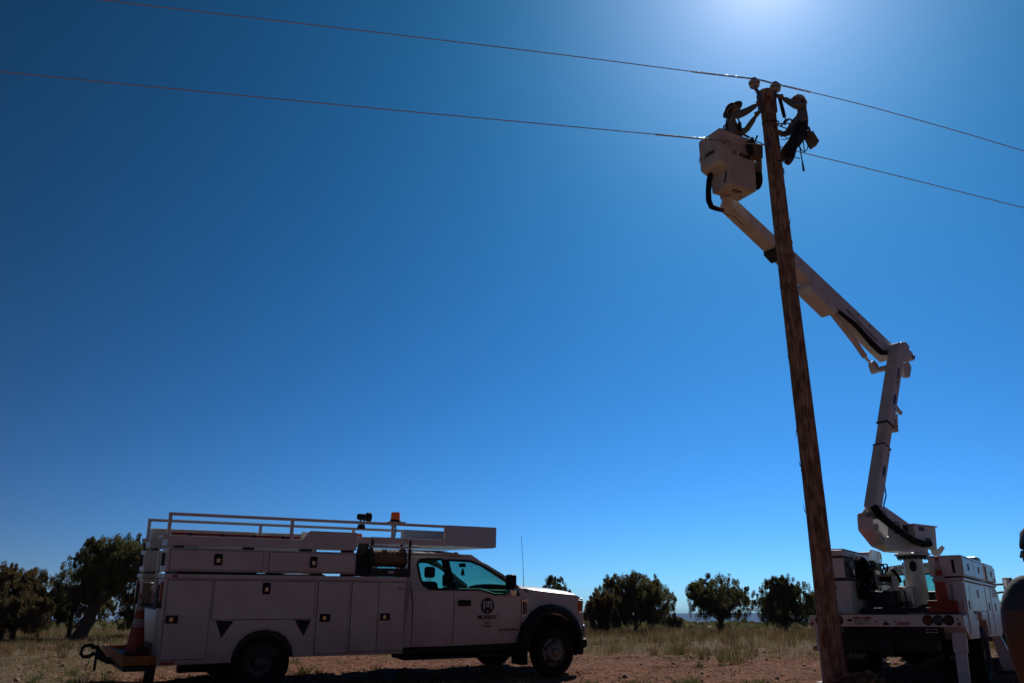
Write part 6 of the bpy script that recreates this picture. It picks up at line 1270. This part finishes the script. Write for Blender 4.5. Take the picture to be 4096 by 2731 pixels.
# climber on the right of the pole, facing it
J = {'pelvis': ((5.445, 14.32, 9.73), .145, .14), 'belly': ((5.49, 14.32, 9.90), .14, .125), 'chest': ((5.505, 14.31, 10.08), .155, .125), 'collar': ((5.52, 14.305, 10.21), .11, .09), 'neck': ((5.515, 14.30, 10.285), .055, .055), 'skull': ((5.49, 14.30, 10.35), .06, .06),
     'sh_n': ((5.50, 14.14, 10.20), .085, .08), 'el_n': ((5.31, 14.08, 10.20), .058, .055), 'wr_n': ((5.14, 14.15, 10.385), .038, .036), 'sh_f': ((5.51, 14.48, 10.18), .08, .075), 'el_f': ((5.30, 14.56, 9.88), .055, .052), 'wr_f': ((5.13, 14.46, 9.80), .038, .036),
     'hip_n': ((5.40, 14.21, 9.66), .115, .115), 'kn_n': ((5.20, 14.06, 9.40), .085, .085), 'an_n': ((5.15, 14.14, 9.10), .058, .058), 'toe_n': ((5.06, 14.17, 8.99), .055, .045), 'hip_f': ((5.42, 14.43, 9.66), .115, .115), 'kn_f': ((5.22, 14.58, 9.48), .085, .085), 'an_f': ((5.16, 14.45, 9.30), .058, .058), 'toe_f': ((5.06, 14.40, 9.26), .055, .045)}
t, b, L = person('climber in slate shirt and white hard hat strapped to the pole', J, E_, [M_SHIRT2, M_JEAN, M_SKIN, M_BOOT], (5.47, 14.30, 10.39), (-1, -0.2, 0.30))
brim_hat(t, L, M_HATW, M_LIN, 0.028, -0.05)
sp_ = MB()
for s in (-1, 1): sp_.tube([L(s * 0.09, -0.02, 0.06), L(s * 0.085, 0.01, 0.0), L(s * 0.05, 0.05, -0.11)], 0.006, 5)
sp_.build('chin_strap', M_LIN, t)
glove(t, b, (5.135, 14.155, 10.39), (5.06, 14.19, 10.475), (0, -0.3, 1), (-0.6, 0.4, 0)); glove(t, b, (5.12, 14.455, 9.80), (5.045, 14.41, 9.83), (0, -0.3, 1), (-0.6, -0.2, 0))
bt = MB()
bt.lathe([(0.155, 9.72), (0.165, 9.76), (0.16, 9.80), (0.15, 9.82)], (5.48 - b.x, 14.32 - b.y, -b.z), 20, cap=False); bt.box(tuple(Vector((5.36, 14.12, 9.70)) - b), tuple(Vector((5.42, 14.19, 9.86)) - b)); bt.box(tuple(Vector((5.40, 14.12, 9.55)) - b), tuple(Vector((5.50, 14.17, 9.72)) - b))
bt.build('climbing_belt', M_STRAP, t, smooth=True)
for nm, pts in (('n', ((5.22, 14.02, 9.36), (5.12, 14.09, 9.10), (5.13, 14.10, 9.02), (5.06, 14.15, 9.02))), ('f', ((5.18, 14.62, 9.46), (5.13, 14.49, 9.30), (5.13, 14.48, 9.22), (5.05, 14.42, 9.24)))):
    MB().tube([Vector(p) - b for p in pts], [0.014, 0.014, 0.014, 0.006], 6).build('climbing_spur', M_GALV, t, smooth=True)
# gear of the climber
sl = thing('pole_strap', 'black climbing strap looped round the pole to the climber', 'strap', (4.9, 14.3, 9.95))
pts = []
for a in np.linspace(R(20), R(-200), 18): pts.append((0.152 * math.cos(a), 0.152 * math.sin(a), 0.02 * math.sin(a) - 0.02))
MB().tube([(0.50, 0.14, -0.12)] + pts[:1] + pts[1:] + [(0.30, -0.06, -0.05), (0.46, -0.14, -0.12)], 0.013, 6).build('webbing', M_STRAP, sl, smooth=True)
pk = thing('tool_pouch', 'tan canvas pouch hanging behind the climber', 'pouch', (5.64, 14.33, 9.60), (0, R(-28), 0))
MB().prism([(-0.09, -0.15), (0.08, -0.13), (0.10, 0.12), (-0.05, 0.15)], 'y', -0.09, 0.09).build('bag', M_CANVAS, pk, bevel=0.02); MB().tube([(-0.04, 0, 0.14), (-0.09, 0, 0.22), (-0.12, 0, 0.16)], 0.012, 6).build('strap', M_STRAP, pk, smooth=True)
hl_ = thing('hand_line', 'black hand line with handle dangling below the climber', 'rope', (5.38, 14.18, 9.55))
MB().tube(spline([(0.04, 0, 0.10), (-0.02, 0, -0.15), (-0.015, 0, -0.35), (-0.005, 0, -0.52)]), 0.011, 6).build('cord', M_STRAP, hl_, smooth=True)
MB().tube([(-0.006, 0, -0.50), (-0.002, 0, -0.60), (0.0, 0, -0.69)], [0.014, 0.019, 0.022], 8).build('handle', M_RUBBER, hl_, smooth=True)
MB().tube(spline([(0.08, 0.02, 0.02), (0.12, 0.0, -0.10), (0.125, 0, -0.20), (0.06, 0, -0.29), (0.0, 0, -0.25), (-0.02, 0, -0.18)]), 0.010, 6).build('loop', M_STRAP, hl_, smooth=True)
MB().tube(spline([(0.06, 0.02, 0.05), (0.055, 0.0, -0.15), (0.055, 0, -0.30)]), 0.010, 6).build('tail', M_STRAP, hl_, smooth=True)
jn = thing('positioning_lanyard', 'thick black lanyard arching from the strain insulator to the climber', 'rope', (5.05, 14.18, 9.82))
MB().tube(spline([(0.0, 0.02, -0.02), (0.06, 0, 0.06), (0.14, 0, 0.13), (0.20, 0, 0.12), (0.26, 0, 0.04), (0.30, 0, -0.06)]), 0.016, 7).build('rope', M_STRAP, jn, smooth=True)
MB().tube(spline([(-0.02, 0, -0.12), (0.10, 0, -0.18), (0.22, 0, -0.24)]), 0.013, 6).build('tether', M_STRAP, jn, smooth=True)
kb = thing('carabiner', 'steel carabiner clipped at the right of the pole', 'carabiner', (5.08, 14.18, 9.55))
MB().tube(spline([(-0.05, 0, 0.02), (-0.02, 0, 0.04), (0.06, 0, 0.0), (0.05, 0, -0.03), (-0.02, 0, -0.035), (-0.05, 0, -0.03)]), 0.008, 6).build('ring', M_GALV, kb, smooth=True)
MB().tube([(0.05, 0, -0.01), (0.14, 0.02, 0.01)], 0.008, 6).build('tail', M_STRAP, kb)
mr = thing('wrench', 'thin steel bar sticking out behind the climber boot', 'tool', (5.2, 14.16, 9.14)); MB().tube([(0, 0, 0), (0.13, 0, -0.035)], 0.009, 6).build('bar', M_DARK, mr)
# gear on the bucket
def bw_(a, b_, z): return nc + e1 * a + e2 * b_ + Vector((0, 0, z))
tpn = thing('tool_bag', 'tan canvas tool bag hooked on the right face of the bucket', 'bag', bw_(-0.12, 0.62, 9.20), (0, 0, math.atan2(e2.y, e2.x)))
tpn.scale = (0.78, 0.8, 0.86)
MB().prism([(-0.15, 0.02), (0.11, 0), (0.15, 0.34), (-0.19, 0.36)], 'y', -0.10, 0.10).build('bag', M_CANVAS, tpn, bevel=0.03)
MB().prism([(-0.21, 0.08), (-0.155, 0.06), (-0.192, 0.40), (-0.26, 0.38)], 'y', -0.08, 0.08).build('side_pocket', M_STRAP, tpn, bevel=0.02)
gz_ = MB(); gz_.ell((-0.12, 0, 0.42), (0.06, 0.05, 0.06), 10, 6); gz_.ell((-0.05, 0.02, 0.40), (0.07, 0.05, 0.035), 10, 6); gz_.tube(spline([(-0.16, 0, 0.38), (-0.14, 0, 0.50), (-0.06, 0, 0.50), (-0.04, 0, 0.40)]), 0.016, 6); gz_.build('tools', M_BLACK, tpn, smooth=True)
MB().tube(spline([(-0.2, -0.10, 0.365), (0.0, -0.11, 0.372), (0.16, -0.10, 0.36), (0.26, -0.08, 0.36)]), 0.015, 6).build('strap', M_STRAP, tpn, smooth=True)
hs2 = thing('hot_stick', 'short black handled tool standing up from the tan tool bag', 'tool', bw_(-0.12, 0.56, 9.48), (0, R(28), math.atan2(e2.y, e2.x)))
MB().tube([(0, 0, 0), (0, 0, 0.12), (0, 0, 0.27)], [0.012, 0.014, 0.020], 8).build('handle', M_RUBBER, hs2, smooth=True)
sb_ = thing('canvas_pouch', 'small tan pouch on the pole side of the bucket', 'pouch', bw_(0.02, 0.74, 9.02), (0, R(3), math.atan2(e2.y, e2.x)))
MB().prism([(-0.05, 0), (0.05, 0.01), (0.06, 0.26), (0.02, 0.27), (-0.045, 0.22)], 'y', -0.09, 0.09).build('bag', M_CANVAS, sb_, bevel=0.015)
bb2 = thing('rubber_bag', 'black rounded rubber bag hanging low on the pole side of the bucket', 'bag', bw_(0.10, 0.79, 8.72), (0, 0, math.atan2(e2.y, e2.x)))
mb = MB().ell((0, 0, 0.26), (0.11, 0.13, 0.27), 14, 10); mb.v = [(x * (1 + 0.1 * math.sin(z * 17)), y, z) for x, y, z in mb.v]; mb.build('bag', M_RUBBER, bb2, smooth=True)
MB().tube([(-0.04, 0, 0.50), (-0.08, 0, 0.60), (-0.11, 0, 0.62)], 0.012, 6).build('strap', M_STRAP, bb2)
# bystander at the right edge
gzp = float(ground_h(2.55, 4.25))
J = {'pelvis': ((2.58, 4.28, 0.66), .17, .14), 'belly': ((2.57, 4.27, 0.83), .17, .14), 'chest': ((2.57, 4.26, 1.06), .19, .15), 'collar': ((2.58, 4.27, 1.17), .13, .11), 'neck': ((2.595, 4.31, 1.235), .06, .06), 'skull': ((2.605, 4.35, 1.27), .06, .06),
     'sh_n': ((2.40, 4.20, 1.165), .092, .088), 'slv_n': ((2.335, 4.17, 1.05), .075, .072), 'el_n': ((2.325, 4.15, 0.94), .064, .062), 'fo_n': ((2.36, 4.22, 0.82), .056, .054), 'wr_n': ((2.42, 4.30, 0.69), .036, .034), 'sh_f': ((2.73, 4.32, 1.11), .088, .083), 'slv_f': ((2.79, 4.36, 1.0), .070, .068), 'el_f': ((2.82, 4.40, 0.86), .058, .056), 'wr_f': ((2.72, 4.54, 0.72), .036, .034),
     'hip_n': ((2.48, 4.27, 0.56), .115, .11), 'kn_n': ((2.46, 4.30, 0.20), .08, .08), 'an_n': ((2.45, 4.26, gzp + 0.10), .06, .06), 'toe_n': ((2.47, 4.39, gzp + 0.05), .055, .045), 'hip_f': ((2.68, 4.30, 0.56), .115, .11), 'kn_f': ((2.70, 4.33, 0.20), .08, .08), 'an_f': ((2.70, 4.29, gzp + 0.10), .06, .06), 'toe_f': ((2.72, 4.42, gzp + 0.05), .055, .045)}
E2 = [('pelvis', 'belly', 0), ('belly', 'chest', 0), ('chest', 'collar', 0), ('collar', 'neck', 2), ('neck', 'skull', 2), ('chest', 'sh_n', 0), ('sh_n', 'slv_n', 0), ('slv_n', 'el_n', 2), ('el_n', 'fo_n', 2), ('fo_n', 'wr_n', 2), ('chest', 'sh_f', 0), ('sh_f', 'slv_f', 0), ('slv_f', 'el_f', 2), ('el_f', 'wr_f', 2)]
for s in 'nf': E2 += [('pelvis', 'hip_' + s, 1), ('hip_' + s, 'kn_' + s, 1), ('kn_' + s, 'an_' + s, 1), ('an_' + s, 'toe_' + s, 3)]
t, b, L = person('bystander in dark short sleeved shirt and cap cut off by the right edge', J, E2, [M_NAVY, M_JEAN, M_SKINT, M_BOOT], (2.615, 4.37, 1.30), (0.35, 1, -0.15), True, 1.2)
cpz = MB(); cpz.lathe([(0.002, 0.14), (0.05, 0.133), (0.085, 0.10), (0.098, 0.045), (0.098, 0.03)], (0, 0, 0), 24, cap=False); cpz.v = [tuple(L(x * 0.9, y * 1.08 - 0.005, z + 0.012)) for x, y, z in cpz.v]; cpz = cpz.build('cap', M_HATB, t, smooth=True, solid=0.006)
pk_ = MB().grid(lambda u, v: tuple(L(v * 0.075, 0.08 + u * 0.085 * (1 - 0.35 * v * v), 0.05 - 0.02 * u - 0.012 * v * v)), [0, .5, 1], [-1, -.5, 0, .5, 1]).build('peak', M_HATB, cpz, smooth=True, solid=0.006)
co = MB(); co.lathe([(0.075, 1.245), (0.078, 1.275), (0.072, 1.30)], (2.59 - b.x, 4.29 - b.y, -0.075 - b.z), 16, cap=False); co.build('collar', M_NAVY, t, smooth=True, solid=0.008)
glove(t, b, (2.415, 4.31, 0.68), (2.45, 4.36, 0.58), (1, 0.2, 0.3), (0.5, 0.5, 0), M_SKINT, 'hand'); glove(t, b, (2.715, 4.55, 0.71), (2.66, 4.63, 0.66), (-0.5, 0, 1), (-0.5, 0.2, 0), M_SKINT, 'hand')

# ------------------------------------------------------------------ air
def haze():
    x0, x1, y0, y1, z0, z1 = -9500, 14500, -3200, 13200, float(Z.min()) - 75, 95
    o = MB().box((x0, y0, z0), (x1, y1, z1)); m = bpy.data.materials.new('haze_air'); m.use_nodes = True; n = m.node_tree; n.nodes.clear()
    ou = n.nodes.new('ShaderNodeOutputMaterial'); pv = n.nodes.new('ShaderNodeVolumePrincipled'); pv.inputs['Color'].default_value = (0.22, 0.52, 1.0, 1); pv.inputs['Density'].default_value = 0.00009
    n.links.new(pv.outputs[0], ou.inputs['Volume'])
    return tag(o.build('haze', m), 'thin blue haze over the far plain', 'haze', kind='stuff')
HAZE = haze()
